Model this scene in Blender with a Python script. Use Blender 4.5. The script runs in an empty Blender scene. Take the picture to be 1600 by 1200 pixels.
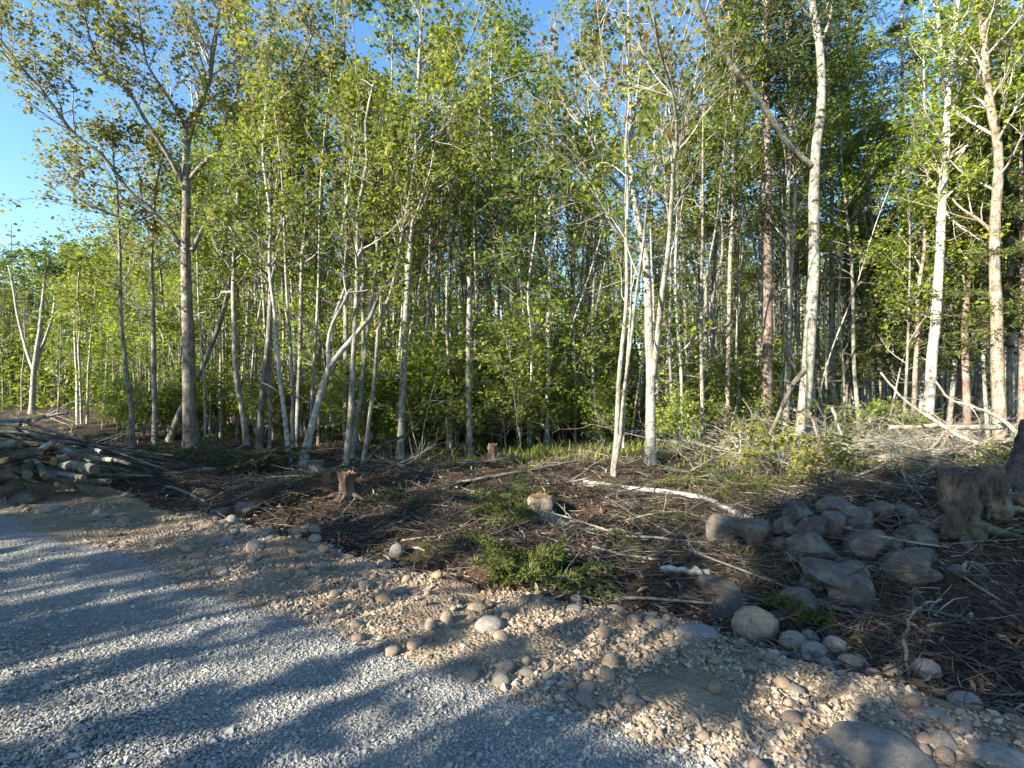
import bpy, bmesh, math, random
import numpy as np
from mathutils import Vector

rng = np.random.default_rng(11)
random.seed(11)
SC = bpy.context.scene
COL = SC.collection

# ------------------------------------------------------------------ camera, sky, sun, exposure
FPX, CX, CY, EYE = 800.0, 800.0, 600.0, 1.6
cam = bpy.data.cameras.new('camera'); cam_o = bpy.data.objects.new('camera', cam); COL.objects.link(cam_o)
cam.lens = 18.0; cam.sensor_width = 36.0; cam.clip_start = 0.05; cam.clip_end = 2000.0
cam_o.location = (0, 0, EYE); cam_o.rotation_euler = (math.radians(90), 0, 0)
SC.camera = cam_o

SUN_AZ = math.radians(37.0)        # ground direction the light travels, measured from +X towards +Y
SUN_EL = math.radians(25.0)
world = bpy.data.worlds.new('World'); SC.world = world; world.use_nodes = True
wn = world.node_tree; wn.nodes.clear()
sky = wn.nodes.new('ShaderNodeTexSky'); sky.sky_type = 'NISHITA'; sky.sun_disc = False
sky.sun_elevation = SUN_EL
sky.sun_rotation = math.atan2(-math.cos(SUN_AZ), -math.sin(SUN_AZ))
sky.air_density = 1.0; sky.dust_density = 0.3; sky.ozone_density = 2.0
bg = wn.nodes.new('ShaderNodeBackground'); bg.inputs['Strength'].default_value = 0.09
wo = wn.nodes.new('ShaderNodeOutputWorld')
hs_ = wn.nodes.new('ShaderNodeHueSaturation'); hs_.inputs['Saturation'].default_value = 1.18
wn.links.new(sky.outputs[0], hs_.inputs['Color']); wn.links.new(hs_.outputs[0], bg.inputs[0]); wn.links.new(bg.outputs[0], wo.inputs[0])

sl = bpy.data.lights.new('sun', 'SUN'); sl.energy = 5.0; sl.angle = math.radians(0.45); sl.color = (1.0, 0.90, 0.74)
so = bpy.data.objects.new('sun', sl); COL.objects.link(so)
LDIR = Vector((math.cos(SUN_AZ) * math.cos(SUN_EL), math.sin(SUN_AZ) * math.cos(SUN_EL), -math.sin(SUN_EL)))
so.rotation_euler = LDIR.to_track_quat('-Z', 'Y').to_euler(); so.location = (-30, -20, 25)
vs = SC.view_settings
SC.cycles.max_bounces = 6; SC.cycles.diffuse_bounces = 4; SC.cycles.glossy_bounces = 1; SC.cycles.transmission_bounces = 2; SC.cycles.transparent_max_bounces = 2
vs.view_transform = 'Standard'; vs.look = 'None'; vs.exposure = 2.08; vs.gamma = 1.0; vs.use_curve_mapping = False

# ------------------------------------------------------------------ noise, terrain, picture -> place
_T = np.random.default_rng(3).random((256, 256))
def vnoise(x, y):
    x = np.asarray(x, float); y = np.asarray(y, float)
    xi = np.floor(x).astype(int); yi = np.floor(y).astype(int)
    fx = x - xi; fy = y - yi
    fx = fx * fx * (3 - 2 * fx); fy = fy * fy * (3 - 2 * fy)
    a = _T[xi & 255, yi & 255]; b = _T[(xi + 1) & 255, yi & 255]
    c = _T[xi & 255, (yi + 1) & 255]; d = _T[(xi + 1) & 255, (yi + 1) & 255]
    return (a * (1 - fx) + b * fx) * (1 - fy) + (c * (1 - fx) + d * fx) * fy
def fbm(x, y, o=3):
    s = 0; a = .5; t = 0
    for i in range(o):
        s = s + a * vnoise(x * 2 ** i + 17.3 * i, y * 2 ** i + 5.1 * i); t += a; a *= .5
    return s / t
def sstep(a, b, x):
    t = np.clip((x - a) / (b - a), 0, 1); return t * t * (3 - 2 * t)

RN = np.array([0.51, 0.86]); RP = np.array([0.39, 2.4]); RD = np.array([-0.86, 0.51])
def road_d(x, y): return RN[0] * (x - RP[0]) + RN[1] * (y - RP[1])
MOUNDS = [(4.1, 5.0, 1.5, 1.0, .55), (2.9, 4.5, .9, .6, .26), (6.4, 5.0, 1.8, 1.3, .38), (0.4, 6.6, .75, .55, .30), (-0.7, 8.1, 2.2, .45, .16),
          (0.35, 4.9, .55, .45, .10), (-8.4, 8.3, 2.5, 1.3, .22), (-3.2, 7.2, 1.6, .6, .12), (3.6, 9.6, 3.5, 1.2, .12)]
def terrain(x, y):
    x = np.asarray(x, float); y = np.asarray(y, float)
    d = road_d(x, y)
    z = sstep(1.2, 10, d) * 0.22
    z = z - 0.09 * np.exp(-((d - 1.55) / .45) ** 2)
    a = sstep(0.0, 1.6, d)
    z = z + a * (0.20 * (fbm(x * .9 + 40, y * .9 + 9, 3) - .5) + 0.13 * (fbm(x * 3.1, y * 3.1 + 31, 3) - .5) * (1 - sstep(9, 16, d)))
    z = z + (1 - a) * 0.035 * (fbm(x * .8, y * .8, 2) - .5)
    back = sstep(-6.2, -8.0, d)
    z = z + back * 0.25
    for cx, cy, sx, sy, h in MOUNDS:
        z = z + h * np.exp(-((x - cx) / sx) ** 2 - ((y - cy) / sy) ** 2)
    return z
def T1(x, y): return float(terrain(np.array([x]), np.array([y]))[0])
_TT = np.concatenate([np.arange(1.2, 16, .01), np.arange(16, 80, .05)])
def gp(px, py):
    """point of the ground seen at a picture position (1600 x 1200)"""
    dx = (px - CX) / FPX; dz = (CY - py) / FPX
    z = EYE + dz * _TT; g = terrain(dx * _TT, _TT)
    k = np.argmax(z < g)
    if z[k] >= g[k]: k = len(_TT) - 1
    t = _TT[k]
    return np.array([dx * t, t, g[k]])
def pt(px, py, Y): return np.array([(px - CX) / FPX * Y, Y, EYE + (CY - py) / FPX * Y])

# ------------------------------------------------------------------ materials
MATS = {}
def new_mat(name):
    m = bpy.data.materials.new(name); m.use_nodes = True
    nt = m.node_tree; nt.nodes.clear()
    out = nt.nodes.new('ShaderNodeOutputMaterial')
    MATS[name] = m
    return m, nt, out
def N(nt, typ, **kw):
    n = nt.nodes.new(typ)
    for k, v in kw.items():
        if k in n.inputs.keys(): n.inputs[k].default_value = v
        else: setattr(n, k, v)
    return n
def ramp(nt, fac, stops, interp='LINEAR'):
    r = nt.nodes.new('ShaderNodeValToRGB'); r.color_ramp.interpolation = interp
    e = r.color_ramp.elements
    while len(e) < len(stops): e.new(0.5)
    for i, (p, c) in enumerate(stops):
        e[i].position = p; e[i].color = (c[0], c[1], c[2], 1) if len(c) == 3 else c
    nt.links.new(fac, r.inputs[0]); return r.outputs[0]
def mixc(nt, fac, a, b, mode='MIX'):
    m = nt.nodes.new('ShaderNodeMix'); m.data_type = 'RGBA'; m.blend_type = mode
    for s, v in ((m.inputs[0], fac), (m.inputs[6], a), (m.inputs[7], b)):
        if hasattr(v, 'is_linked'): nt.links.new(v, s)
        elif isinstance(v, (int, float)): s.default_value = v
        else: s.default_value = (v[0], v[1], v[2], 1)
    return m.outputs[2]
def coords(nt, scale=(1, 1, 1), kind='Object'):
    tc = nt.nodes.new('ShaderNodeTexCoord'); mp = nt.nodes.new('ShaderNodeMapping')
    mp.inputs['Scale'].default_value = scale
    nt.links.new(tc.outputs[kind], mp.inputs[0]); return mp.outputs[0]
def noise(nt, vec, scale, detail=4, rough=.6):
    n = N(nt, 'ShaderNodeTexNoise'); n.inputs['Scale'].default_value = scale; n.inputs['Detail'].default_value = detail
    n.inputs['Roughness'].default_value = rough; nt.links.new(vec, n.inputs['Vector']); return n.outputs[0]
def finish(nt, out, col, rough=.85, bump=None, bstr=.5, bdist=.02, spec=.25):
    b = nt.nodes.new('ShaderNodeBsdfPrincipled')
    if hasattr(col, 'is_linked'): nt.links.new(col, b.inputs['Base Color'])
    else: b.inputs['Base Color'].default_value = (*col, 1)
    b.inputs['Roughness'].default_value = rough; b.inputs['Specular IOR Level'].default_value = spec
    if bump is not None:
        bm = nt.nodes.new('ShaderNodeBump'); bm.inputs['Strength'].default_value = bstr; bm.inputs['Distance'].default_value = bdist
        nt.links.new(bump, bm.inputs['Height']); nt.links.new(bm.outputs[0], b.inputs['Normal'])
    nt.links.new(b.outputs[0], out.inputs[0]); return b
def objrand(nt):
    return nt.nodes.new('ShaderNodeObjectInfo').outputs['Random']
def attr(nt, name='tint'):
    a = nt.nodes.new('ShaderNodeAttribute'); a.attribute_name = name; return a.outputs['Fac']

def bark_mat(name, base, light, dark, band=.5, lichen=None, bs=.6):
    m, nt, out = new_mat(name)
    v = coords(nt); vs_ = coords(nt, (1, 1, .22)); vh = coords(nt, (1, 1, 6))
    n1 = noise(nt, v, 5, 5, .65); n2 = noise(nt, vs_, 38, 4, .7); n3 = noise(nt, vh, 9, 3, .6); n4 = noise(nt, v, 2.2, 3, .5)
    c = ramp(nt, n1, [(.32, base), (.62, light)])
    c = mixc(nt, ramp(nt, n3, [(.56, (0, 0, 0)), (.66, (band, band, band))]), c, dark)
    c = mixc(nt, ramp(nt, n2, [(.36, (.7, .7, .7)), (.52, (0, 0, 0))]), c, dark)
    if lichen: c = mixc(nt, ramp(nt, n4, [(.52, (0, 0, 0)), (.62, (.65, .65, .65))]), c, lichen)
    n5 = noise(nt, coords(nt, (1, 1, .55)), 11, 6, .75)
    c = mixc(nt, 1.0, c, ramp(nt, n5, [(.34, (.30, .28, .26)), (.5, (.85, .85, .84)), (.68, (1.15, 1.15, 1.12))]), 'MULTIPLY')
    r = objrand(nt)
    hv = nt.nodes.new('ShaderNodeHueSaturation'); nt.links.new(c, hv.inputs['Color'])
    mr = N(nt, 'ShaderNodeMapRange'); nt.links.new(r, mr.inputs[0]); mr.inputs[3].default_value = .75; mr.inputs[4].default_value = 1.2
    nt.links.new(mr.outputs[0], hv.inputs['Value'])
    finish(nt, out, hv.outputs[0], .9, n2, bs, .012, .15)
    return m
bark_mat('bark_pale', (.19, .18, .155), (.37, .36, .31), (.06, .05, .04), .85, (.36, .40, .30))
bark_mat('bark_birch', (.36, .35, .31), (.56, .55, .50), (.06, .05, .045), .8, (.42, .44, .36))
bark_mat('bark_grey', (.16, .15, .13), (.34, .33, .29), (.045, .04, .035), .4, (.30, .34, .25))
bark_mat('bark_maple', (.20, .18, .15), (.36, .33, .28), (.06, .05, .04), .3, (.33, .35, .26), .9)
bark_mat('bark_red', (.17, .125, .10), (.32, .25, .205), (.06, .04, .03), .5, (.36, .34, .27), 1.0)
bark_mat('bark_shaggy', (.22, .175, .135), (.42, .37, .30), (.08, .05, .03), .9, (.40, .36, .26), 1.0)
bark_mat('bark_dark', (.07, .06, .05), (.15, .13, .11), (.025, .02, .018), .3, (.13, .14, .09), .9)
bark_mat('wood_dead', (.20, .18, .155), (.38, .35, .30), (.09, .075, .06), .4, (.36, .37, .30))
bark_mat('wood_brown', (.12, .085, .06), (.24, .18, .13), (.045, .03, .022), .4, None)

def leaf_mat(name, stops, trans=.46):
    m, nt, out = new_mat(name)
    a = attr(nt); r = objrand(nt)
    mth = N(nt, 'ShaderNodeMath', operation='MULTIPLY_ADD'); nt.links.new(r, mth.inputs[0]); mth.inputs[1].default_value = .28
    sub = N(nt, 'ShaderNodeMath', operation='SUBTRACT'); nt.links.new(a, sub.inputs[0]); sub.inputs[1].default_value = .14
    nt.links.new(sub.outputs[0], mth.inputs[2])
    c = ramp(nt, mth.outputs[0], stops)
    d = nt.nodes.new('ShaderNodeBsdfPrincipled'); nt.links.new(c, d.inputs['Base Color']); d.inputs['Roughness'].default_value = .55
    d.inputs['Specular IOR Level'].default_value = .22
    t = nt.nodes.new('ShaderNodeBsdfTranslucent')
    hs = nt.nodes.new('ShaderNodeHueSaturation'); hs.inputs['Value'].default_value = 1.25; hs.inputs['Saturation'].default_value = 1.1
    nt.links.new(c, hs.inputs['Color']); nt.links.new(hs.outputs[0], t.inputs[0])
    mx = nt.nodes.new('ShaderNodeMixShader'); mx.inputs[0].default_value = trans
    nt.links.new(d.outputs[0], mx.inputs[1]); nt.links.new(t.outputs[0], mx.inputs[2]); nt.links.new(mx.outputs[0], out.inputs[0])
    return m
leaf_mat('leaf_green', [(0, (.07, .11, .02)), (.4, (.16, .205, .034)), (.75, (.225, .265, .048)), (1, (.29, .28, .065))])
leaf_mat('leaf_dark', [(0, (.04, .075, .02)), (.5, (.095, .145, .03)), (1, (.16, .20, .04))])
leaf_mat('leaf_bright', [(0, (.10, .155, .022)), (.45, (.20, .27, .035)), (.85, (.28, .34, .05)), (1, (.36, .30, .06))])
leaf_mat('leaf_olive', [(0, (.09, .11, .025)), (.45, (.18, .195, .05)), (.8, (.25, .235, .075)), (1, (.29, .21, .085))])
leaf_mat('leaf_rust', [(0, (.09, .12, .03)), (.45, (.15, .175, .04)), (.78, (.21, .20, .05)), (.92, (.22, .13, .06)), (1, (.22, .10, .055))])
leaf_mat('leaf_yellow', [(0, (.12, .15, .02)), (.5, (.20, .22, .03)), (1, (.34, .28, .04))])
leaf_mat('needle', [(0, (.018, .032, .012)), (.5, (.04, .065, .02)), (1, (.085, .11, .03))], .12)
leaf_mat('needle_bright', [(0, (.035, .055, .014)), (.5, (.075, .10, .022)), (1, (.13, .15, .03))], .2)
leaf_mat('grass', [(0, (.07, .11, .015)), (.55, (.15, .20, .025)), (1, (.26, .22, .06))], .35)
leaf_mat('dead_leaf', [(0, (.05, .03, .02)), (.4, (.14, .075, .04)), (.75, (.24, .13, .07)), (1, (.34, .27, .17))], .08)
leaf_mat('twig_litter', [(0, (.025, .02, .016)), (.6, (.075, .06, .05)), (.9, (.17, .145, .12)), (1, (.36, .32, .26))], .0)
leaf_mat('twig', [(0, (.10, .085, .07)), (.5, (.24, .22, .19)), (1, (.42, .40, .35))], .0)

def stone_mat(name, a, b, c, lich=True):
    m, nt, out = new_mat(name)
    v = coords(nt); r = objrand(nt); at = attr(nt)
    n1 = noise(nt, v, 3, 5, .65); n2 = noise(nt, v, 26, 4, .7); n3 = noise(nt, v, 1.7, 3, .6)
    add = N(nt, 'ShaderNodeMath', operation='ADD'); nt.links.new(r, add.inputs[0]); nt.links.new(at, add.inputs[1])
    fr = N(nt, 'ShaderNodeMath', operation='FRACT'); nt.links.new(add.outputs[0], fr.inputs[0])
    base = ramp(nt, fr.outputs[0], [(0, a), (.5, b), (1, c)])
    col = mixc(nt, 1.0, base, ramp(nt, n1, [(.3, (.62, .62, .62)), (.7, (1.25, 1.22, 1.18))]), 'MULTIPLY')
    col = mixc(nt, 1.0, col, ramp(nt, n2, [(.35, (.7, .7, .7)), (.65, (1.15, 1.15, 1.15))]), 'MULTIPLY')
    n4 = noise(nt, v, 75, 3, .7); n5 = noise(nt, v, 7, 5, .75)
    col = mixc(nt, 1.0, col, ramp(nt, n4, [(.38, (.7, .7, .7)), (.6, (1.2, 1.2, 1.2))]), 'MULTIPLY')
    col = mixc(nt, ramp(nt, n5, [(.52, (0, 0, 0)), (.68, (.55, .55, .55))]), col, (.07, .058, .046))
    if lich: col = mixc(nt, ramp(nt, n3, [(.54, (0, 0, 0)), (.62, (.5, .5, .5))]), col, (.19, .20, .14))
    finish(nt, out, col, .9, n2, .5, .025, .2)
stone_mat('boulder', (.09, .083, .075), (.15, .132, .115), (.12, .112, .10))
stone_mat('stone_tan', (.30, .23, .155), (.38, .30, .21), (.27, .24, .20), False)
stone_mat('stone_grey', (.24, .22, .19), (.34, .30, .25), (.26, .25, .24), False)
stone_mat('stone_pink', (.36, .25, .19), (.40, .30, .23), (.34, .27, .21), False)

def gravel_piece():
    m, nt, out = new_mat('gravel_piece')
    c = ramp(nt, attr(nt), [(0, (.17, .172, .16)), (.4, (.235, .235, .218)), (.8, (.29, .288, .268)), (1, (.38, .365, .33))])
    finish(nt, out, c, .85, None)
gravel_piece()
def pebble_piece():
    m, nt, out = new_mat('pebble_piece')
    c = ramp(nt, attr(nt), [(0, (.17, .125, .088)), (.4, (.27, .21, .145)), (.8, (.36, .29, .205)), (1, (.41, .36, .29))])
    finish(nt, out, c, .88, None)
pebble_piece()

def ground_mats():
    # gravel road surface between the modelled pieces
    m, nt, out = new_mat('road_gravel')
    v = coords(nt)
    vo = N(nt, 'ShaderNodeTexVoronoi'); vo.inputs['Scale'].default_value = 55; nt.links.new(v, vo.inputs['Vector'])
    vo2 = N(nt, 'ShaderNodeTexVoronoi'); vo2.inputs['Scale'].default_value = 130; nt.links.new(v, vo2.inputs['Vector'])
    c = ramp(nt, vo.outputs['Color'], [(0, (.15, .15, .14)), (.5, (.23, .23, .212)), (1, (.33, .325, .30))])
    c = mixc(nt, 1.0, c, ramp(nt, vo.outputs['Distance'], [(0, (1.15, 1.15, 1.15)), (.55, (.85, .85, .85)), (.8, (.4, .4, .4))]), 'MULTIPLY')
    c = mixc(nt, .5, c, ramp(nt, noise(nt, v, 1.3, 6, .7), [(.35, (.14, .137, .125)), (.52, (.23, .225, .20)), (.7, (.33, .31, .27))]))
    inv = N(nt, 'ShaderNodeMath', operation='MULTIPLY'); nt.links.new(vo.outputs['Distance'], inv.inputs[0]); inv.inputs[1].default_value = -1
    add = N(nt, 'ShaderNodeMath', operation='MULTIPLY_ADD'); nt.links.new(vo2.outputs['Distance'], add.inputs[0]); add.inputs[1].default_value = -.4; nt.links.new(inv.outputs[0], add.inputs[2])
    finish(nt, out, c, .88, add.outputs[0], 1.0, .012)
    # tan dirt verge
    m, nt, out = new_mat('verge_dirt')
    v = coords(nt)
    c = ramp(nt, noise(nt, v, 2.1, 5, .65), [(.3, (.12, .09, .062)), (.5, (.22, .168, .112)), (.7, (.30, .24, .165))])
    c = mixc(nt, 1.0, c, ramp(nt, noise(nt, v, 60, 4, .7), [(.3, (.55, .55, .55)), (.65, (1.2, 1.2, 1.2))]), 'MULTIPLY')
    vo = N(nt, 'ShaderNodeTexVoronoi'); vo.inputs['Scale'].default_value = 42; nt.links.new(v, vo.inputs['Vector'])
    inv = N(nt, 'ShaderNodeMath', operation='MULTIPLY'); nt.links.new(vo.outputs['Distance'], inv.inputs[0]); inv.inputs[1].default_value = -1
    finish(nt, out, c, .92, inv.outputs[0], .9, .015)
    # forest soil and duff
    m, nt, out = new_mat('forest_soil')
    v = coords(nt)
    c = ramp(nt, noise(nt, v, 1.5, 6, .68), [(.28, (.018, .015, .012)), (.47, (.042, .033, .025)), (.6, (.095, .06, .04)), (.74, (.16, .12, .08))])
    moss = ramp(nt, noise(nt, v, .75, 5, .65), [(.52, (0, 0, 0)), (.63, (.8, .8, .8))])
    c = mixc(nt, moss, c, ramp(nt, noise(nt, v, 30, 3), [(.3, (.035, .05, .014)), (.7, (.095, .11, .03))]))
    c = mixc(nt, 1.0, c, ramp(nt, noise(nt, v, 48, 5, .75), [(.3, (.5, .5, .5)), (.68, (1.35, 1.3, 1.25))]), 'MULTIPLY')
    finish(nt, out, c, .95, noise(nt, v, 28, 6, .75), 1.0, .04, .1)
    # cut wood
    m, nt, out = new_mat('cut_wood')
    v = coords(nt)
    w = N(nt, 'ShaderNodeTexWave'); w.wave_type = 'RINGS'; w.rings_direction = 'Z'; w.inputs['Scale'].default_value = 14; w.inputs['Distortion'].default_value = 2
    nt.links.new(v, w.inputs['Vector'])
    c = ramp(nt, w.outputs['Fac'], [(.2, (.09, .07, .048)), (.8, (.17, .13, .085))])
    c = mixc(nt, ramp(nt, noise(nt, v, 9, 4), [(.4, (0, 0, 0)), (.7, (.7, .7, .7))]), c, (.16, .10, .06))
    finish(nt, out, c, .85, w.outputs['Fac'], .3, .005)
    m, nt, out = new_mat('cut_wood_orange')
    v = coords(nt)
    c = ramp(nt, noise(nt, v, 14, 5, .7), [(.3, (.10, .055, .032)), (.7, (.24, .14, .08))])
    finish(nt, out, c, .85, noise(nt, coords(nt, (1, 1, .15)), 50, 3), .7, .01)
ground_mats()

# ------------------------------------------------------------------ mesh helpers
class G:
    """collects shapes, builds ONE mesh object"""
    def __init__(s): s.V = []; s.Q = []; s.Tq = []; s.Mq = []; s.F3 = []; s.T3 = []; s.M3 = []; s.n = 0
    def add(s, V, Q=None, tint=None, mat=0, F3=None, tint3=None):
        V = np.asarray(V, np.float32).reshape(-1, 3)
        if Q is not None and len(Q):
            Q = np.asarray(Q, np.int32); s.Q.append(Q + s.n)
            s.Tq.append(np.full(len(Q), .5, np.float32) if tint is None else np.asarray(tint, np.float32)); s.Mq.append(np.full(len(Q), mat, np.int32))
        if F3 is not None and len(F3):
            F3 = np.asarray(F3, np.int32); s.F3.append(F3 + s.n)
            s.T3.append(np.full(len(F3), .5, np.float32) if tint3 is None else np.asarray(tint3, np.float32)); s.M3.append(np.full(len(F3), mat, np.int32))
        s.V.append(V); s.n += len(V)
    def mesh(s, name, mats, smooth=True):
        me = bpy.data.meshes.new(name)
        V = np.concatenate(s.V)
        Q = np.concatenate(s.Q) if s.Q else np.zeros((0, 4), np.int32)
        F = np.concatenate(s.F3) if s.F3 else np.zeros((0, 3), np.int32)
        nq, nf = len(Q), len(F)
        me.vertices.add(len(V)); me.vertices.foreach_set('co', V.ravel())
        me.loops.add(nq * 4 + nf * 3); me.polygons.add(nq + nf)
        me.loops.foreach_set('vertex_index', np.concatenate([Q.ravel(), F.ravel()]).astype(np.int32))
        me.polygons.foreach_set('loop_start', np.concatenate([np.arange(nq) * 4, nq * 4 + np.arange(nf) * 3]).astype(np.int32))
        mi = np.concatenate(s.Mq + s.M3).astype(np.int32) if (s.Mq or s.M3) else np.zeros(0, np.int32)
        me.polygons.foreach_set('material_index', mi)
        me.polygons.foreach_set('use_smooth', np.full(nq + nf, smooth))
        for m in mats: me.materials.append(MATS[m])
        me.update(calc_edges=True)
        a = me.attributes.new('tint', 'FLOAT', 'FACE')
        a.data.foreach_set('value', np.concatenate(s.Tq + s.T3).astype(np.float32))
        return me
    def obj(s, name, mats, parent=None, smooth=True):
        o = bpy.data.objects.new(name, s.mesh(name, mats, smooth)); COL.objects.link(o)
        if parent: o.parent = parent
        return o
def tag(o, label=None, cat=None, group=None, kind=None):
    if label: o['label'] = label
    if cat: o['category'] = cat
    if group: o['group'] = group
    if kind: o['kind'] = kind
    return o
def empty(name, loc, rz=0, s=1):
    o = bpy.data.objects.new(name, None); COL.objects.link(o); o.empty_display_size = .2
    o.location = loc; o.rotation_euler = (0, 0, rz); o.scale = (s, s, s) if np.isscalar(s) else s
    return o
def copy_tree(o, parent=None):
    c = o.copy(); COL.objects.link(c)
    if parent: c.parent = parent
    for ch in o.children: copy_tree(ch, c)
    return c
def nrm(v): return v / np.maximum(np.linalg.norm(v, axis=-1, keepdims=True), 1e-9)

def tube(g, P, R, S=6, tint=None, mat=0, cap=False):
    P = np.asarray(P, float); R = np.asarray(R, float)
    if P.ndim == 2: P = P[None]; R = R[None]
    n, K, _ = P.shape
    T = np.empty_like(P); T[:, 1:-1] = P[:, 2:] - P[:, :-2]; T[:, 0] = P[:, 1] - P[:, 0]; T[:, -1] = P[:, -1] - P[:, -2]
    T = nrm(T)
    md = nrm(P[:, -1] - P[:, 0])
    ref = np.zeros((n, 3)); ref[np.arange(n), np.argmin(np.abs(md), axis=1)] = 1
    U = nrm(np.cross(T, ref[:, None, :])); W = np.cross(T, U)
    a = np.arange(S) / S * 2 * np.pi
    V = P[:, :, None, :] + R[:, :, None, None] * (np.cos(a)[None, None, :, None] * U[:, :, None, :] + np.sin(a)[None, None, :, None] * W[:, :, None, :])
    i = np.arange(n)[:, None, None] * K * S; k = np.arange(K - 1)[None, :, None] * S; s_ = np.arange(S)[None, None, :]; s2 = (s_ + 1) % S
    Q = np.stack([i + k + s_, i + k + s2, i + k + S + s2, i + k + S + s_], -1).reshape(-1, 4)
    t = None if tint is None else np.repeat(np.asarray(tint, np.float32), (K - 1) * S)
    g.add(V, Q, t, mat)
    if cap:
        for e in (0, K - 1):
            c = P[:, e]; Vc = np.concatenate([V[:, e], c[:, None]], 1)
            F = np.stack([np.arange(S), (np.arange(S) + 1) % S, np.full(S, S)], -1)
            F = (np.arange(n)[:, None, None] * (S + 1) + F[None]).reshape(-1, 3)
            g.add(Vc, None, None, mat, F)

def grow(o, d, L, r0, K, wander, up, rg, tip=.2):
    n = len(o); P = np.empty((n, K, 3)); P[:, 0] = o; d = nrm(np.array(d, float))
    step = (np.asarray(L) / (K - 1)).reshape(-1, 1)
    for k in range(1, K):
        d = nrm(d + rg.normal(0, wander, (n, 3)) + np.array([0, 0, up]))
        P[:, k] = P[:, k - 1] + d * step
    t = np.linspace(0, 1, K)
    R = np.asarray(r0).reshape(-1, 1) * (1 - t * (1 - tip))[None]
    return P, R
def at_t(P, R, idx, t):
    K = P.shape[1]; f = t * (K - 1); k = np.minimum(f.astype(int), K - 2); f = f - k
    p = P[idx, k] * (1 - f)[:, None] + P[idx, k + 1] * f[:, None]
    r = R[idx, k] * (1 - f) + R[idx, k + 1] * f
    return p, nrm(P[idx, k + 1] - P[idx, k]), r
def sprout(P, R, m, t0, t1, ang, rg, angv=.25):
    n = len(P); idx = np.repeat(np.arange(n), m); t = t0 + (t1 - t0) * rg.random(n * m)
    p, T, r = at_t(P, R, idx, t)
    q = rg.normal(0, 1, (len(idx), 3)); q = nrm(q - (q * T).sum(1, keepdims=True) * T)
    a = ang + rg.normal(0, angv, len(idx))
    return idx, t, p, np.cos(a)[:, None] * T + np.sin(a)[:, None] * q, r
def leaves(g, p, size, rg, mat=1, flat=.5, droop=-.25, w=.36, tint=None, dirs=None):
    n = len(p)
    a = rg.normal(0, 1, (n, 3)); a[:, 2] = a[:, 2] * .5 + droop
    if dirs is not None: a = a + dirs * 1.0
    a = nrm(a)
    nn = rg.normal(0, 1, (n, 3)); nn[:, 2] = np.abs(nn[:, 2]) + flat * 2
    b = nrm(np.cross(nn, a)); c = np.cross(a, b)
    s = (size * (0.45 + 1.1 * rg.random(n)))[:, None]
    V = np.stack([p, p + a * s * .5 + b * s * w + c * s * .12, p + a * s, p + a * s * .5 - b * s * w + c * s * .12], 1)
    Q = np.arange(n * 4).reshape(n, 4)
    g.add(V, Q, rg.random(n) if tint is None else tint, mat)

def crown(g, P, R, rg, n1, L1, n2, L2, nl, ls, t0=.35, t1=1., ang1=.8, up1=.06, ang2=.7, twigmat=0, leafmat=1, flat=.5, wander=.16, rmul=.5, droop=-.25, spread=.055, clump=.6):
    """branches, twigs and leaves on the stems P; returns nothing, adds to g"""
    i1, t, p, d, r = sprout(P, R, n1, t0, t1, ang1, rg)
    tt = (t - t0) / max(t1 - t0, 1e-3)
    Ls = L1 * (1.05 - .65 * tt) * (.6 + .7 * rg.random(len(t)))
    r1 = np.minimum(r * rmul, .035)
    A, RA = grow(p, d, Ls, np.maximum(r1, .006), 6, wander, up1, rg, .25)
    tube(g, A, RA, 4, rg.random(len(A)), twigmat)
    i2, t2, p2, d2, r2 = sprout(A, RA, n2, .25, 1., ang2, rg)
    L2s = L2 * (.5 + .8 * rg.random(len(t2)))
    B, RB = grow(p2, d2, L2s, np.maximum(r2 * .55, .0035), 4, wander * 1.2, up1, rg, .3)
    tube(g, B, RB, 3, rg.random(len(B)), twigmat)
    if nl:
        i3 = np.repeat(np.arange(len(B)), nl); t3 = np.sqrt(rg.random(len(i3))) * .85 + .15
        p3, T3, _ = at_t(B, RB, i3, t3)
        p3 = p3 + rg.normal(0, spread, p3.shape)
        tint = np.clip(.5 + clump * (rg.random(len(B)) - .5)[i3] + rg.normal(0, .16, len(i3)), 0, 1)
        leaves(g, p3, ls, rg, leafmat, flat, droop, tint=tint)

def spline(pts, K):
    pts = np.asarray(pts, float); n = len(pts)
    if n == 2: pts = np.stack([pts[0], pts.mean(0), pts[1]]); n = 3
    seg = np.r_[0, np.cumsum(np.linalg.norm(np.diff(pts, axis=0), axis=1))]; u = np.linspace(0, seg[-1], K)
    k = np.clip(np.searchsorted(seg, u, 'right') - 1, 0, n - 2); f = ((u - seg[k]) / (seg[k + 1] - seg[k] + 1e-9))[:, None]
    E = np.concatenate([[2 * pts[0] - pts[1]], pts, [2 * pts[-1] - pts[-2]]])
    a, b, c, d = E[k], E[k + 1], E[k + 2], E[k + 3]
    return .5 * (2 * b + (c - a) * f + (2 * a - 5 * b + 4 * c - d) * f ** 2 + (3 * b - a - 3 * c + d) * f ** 3)

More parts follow.
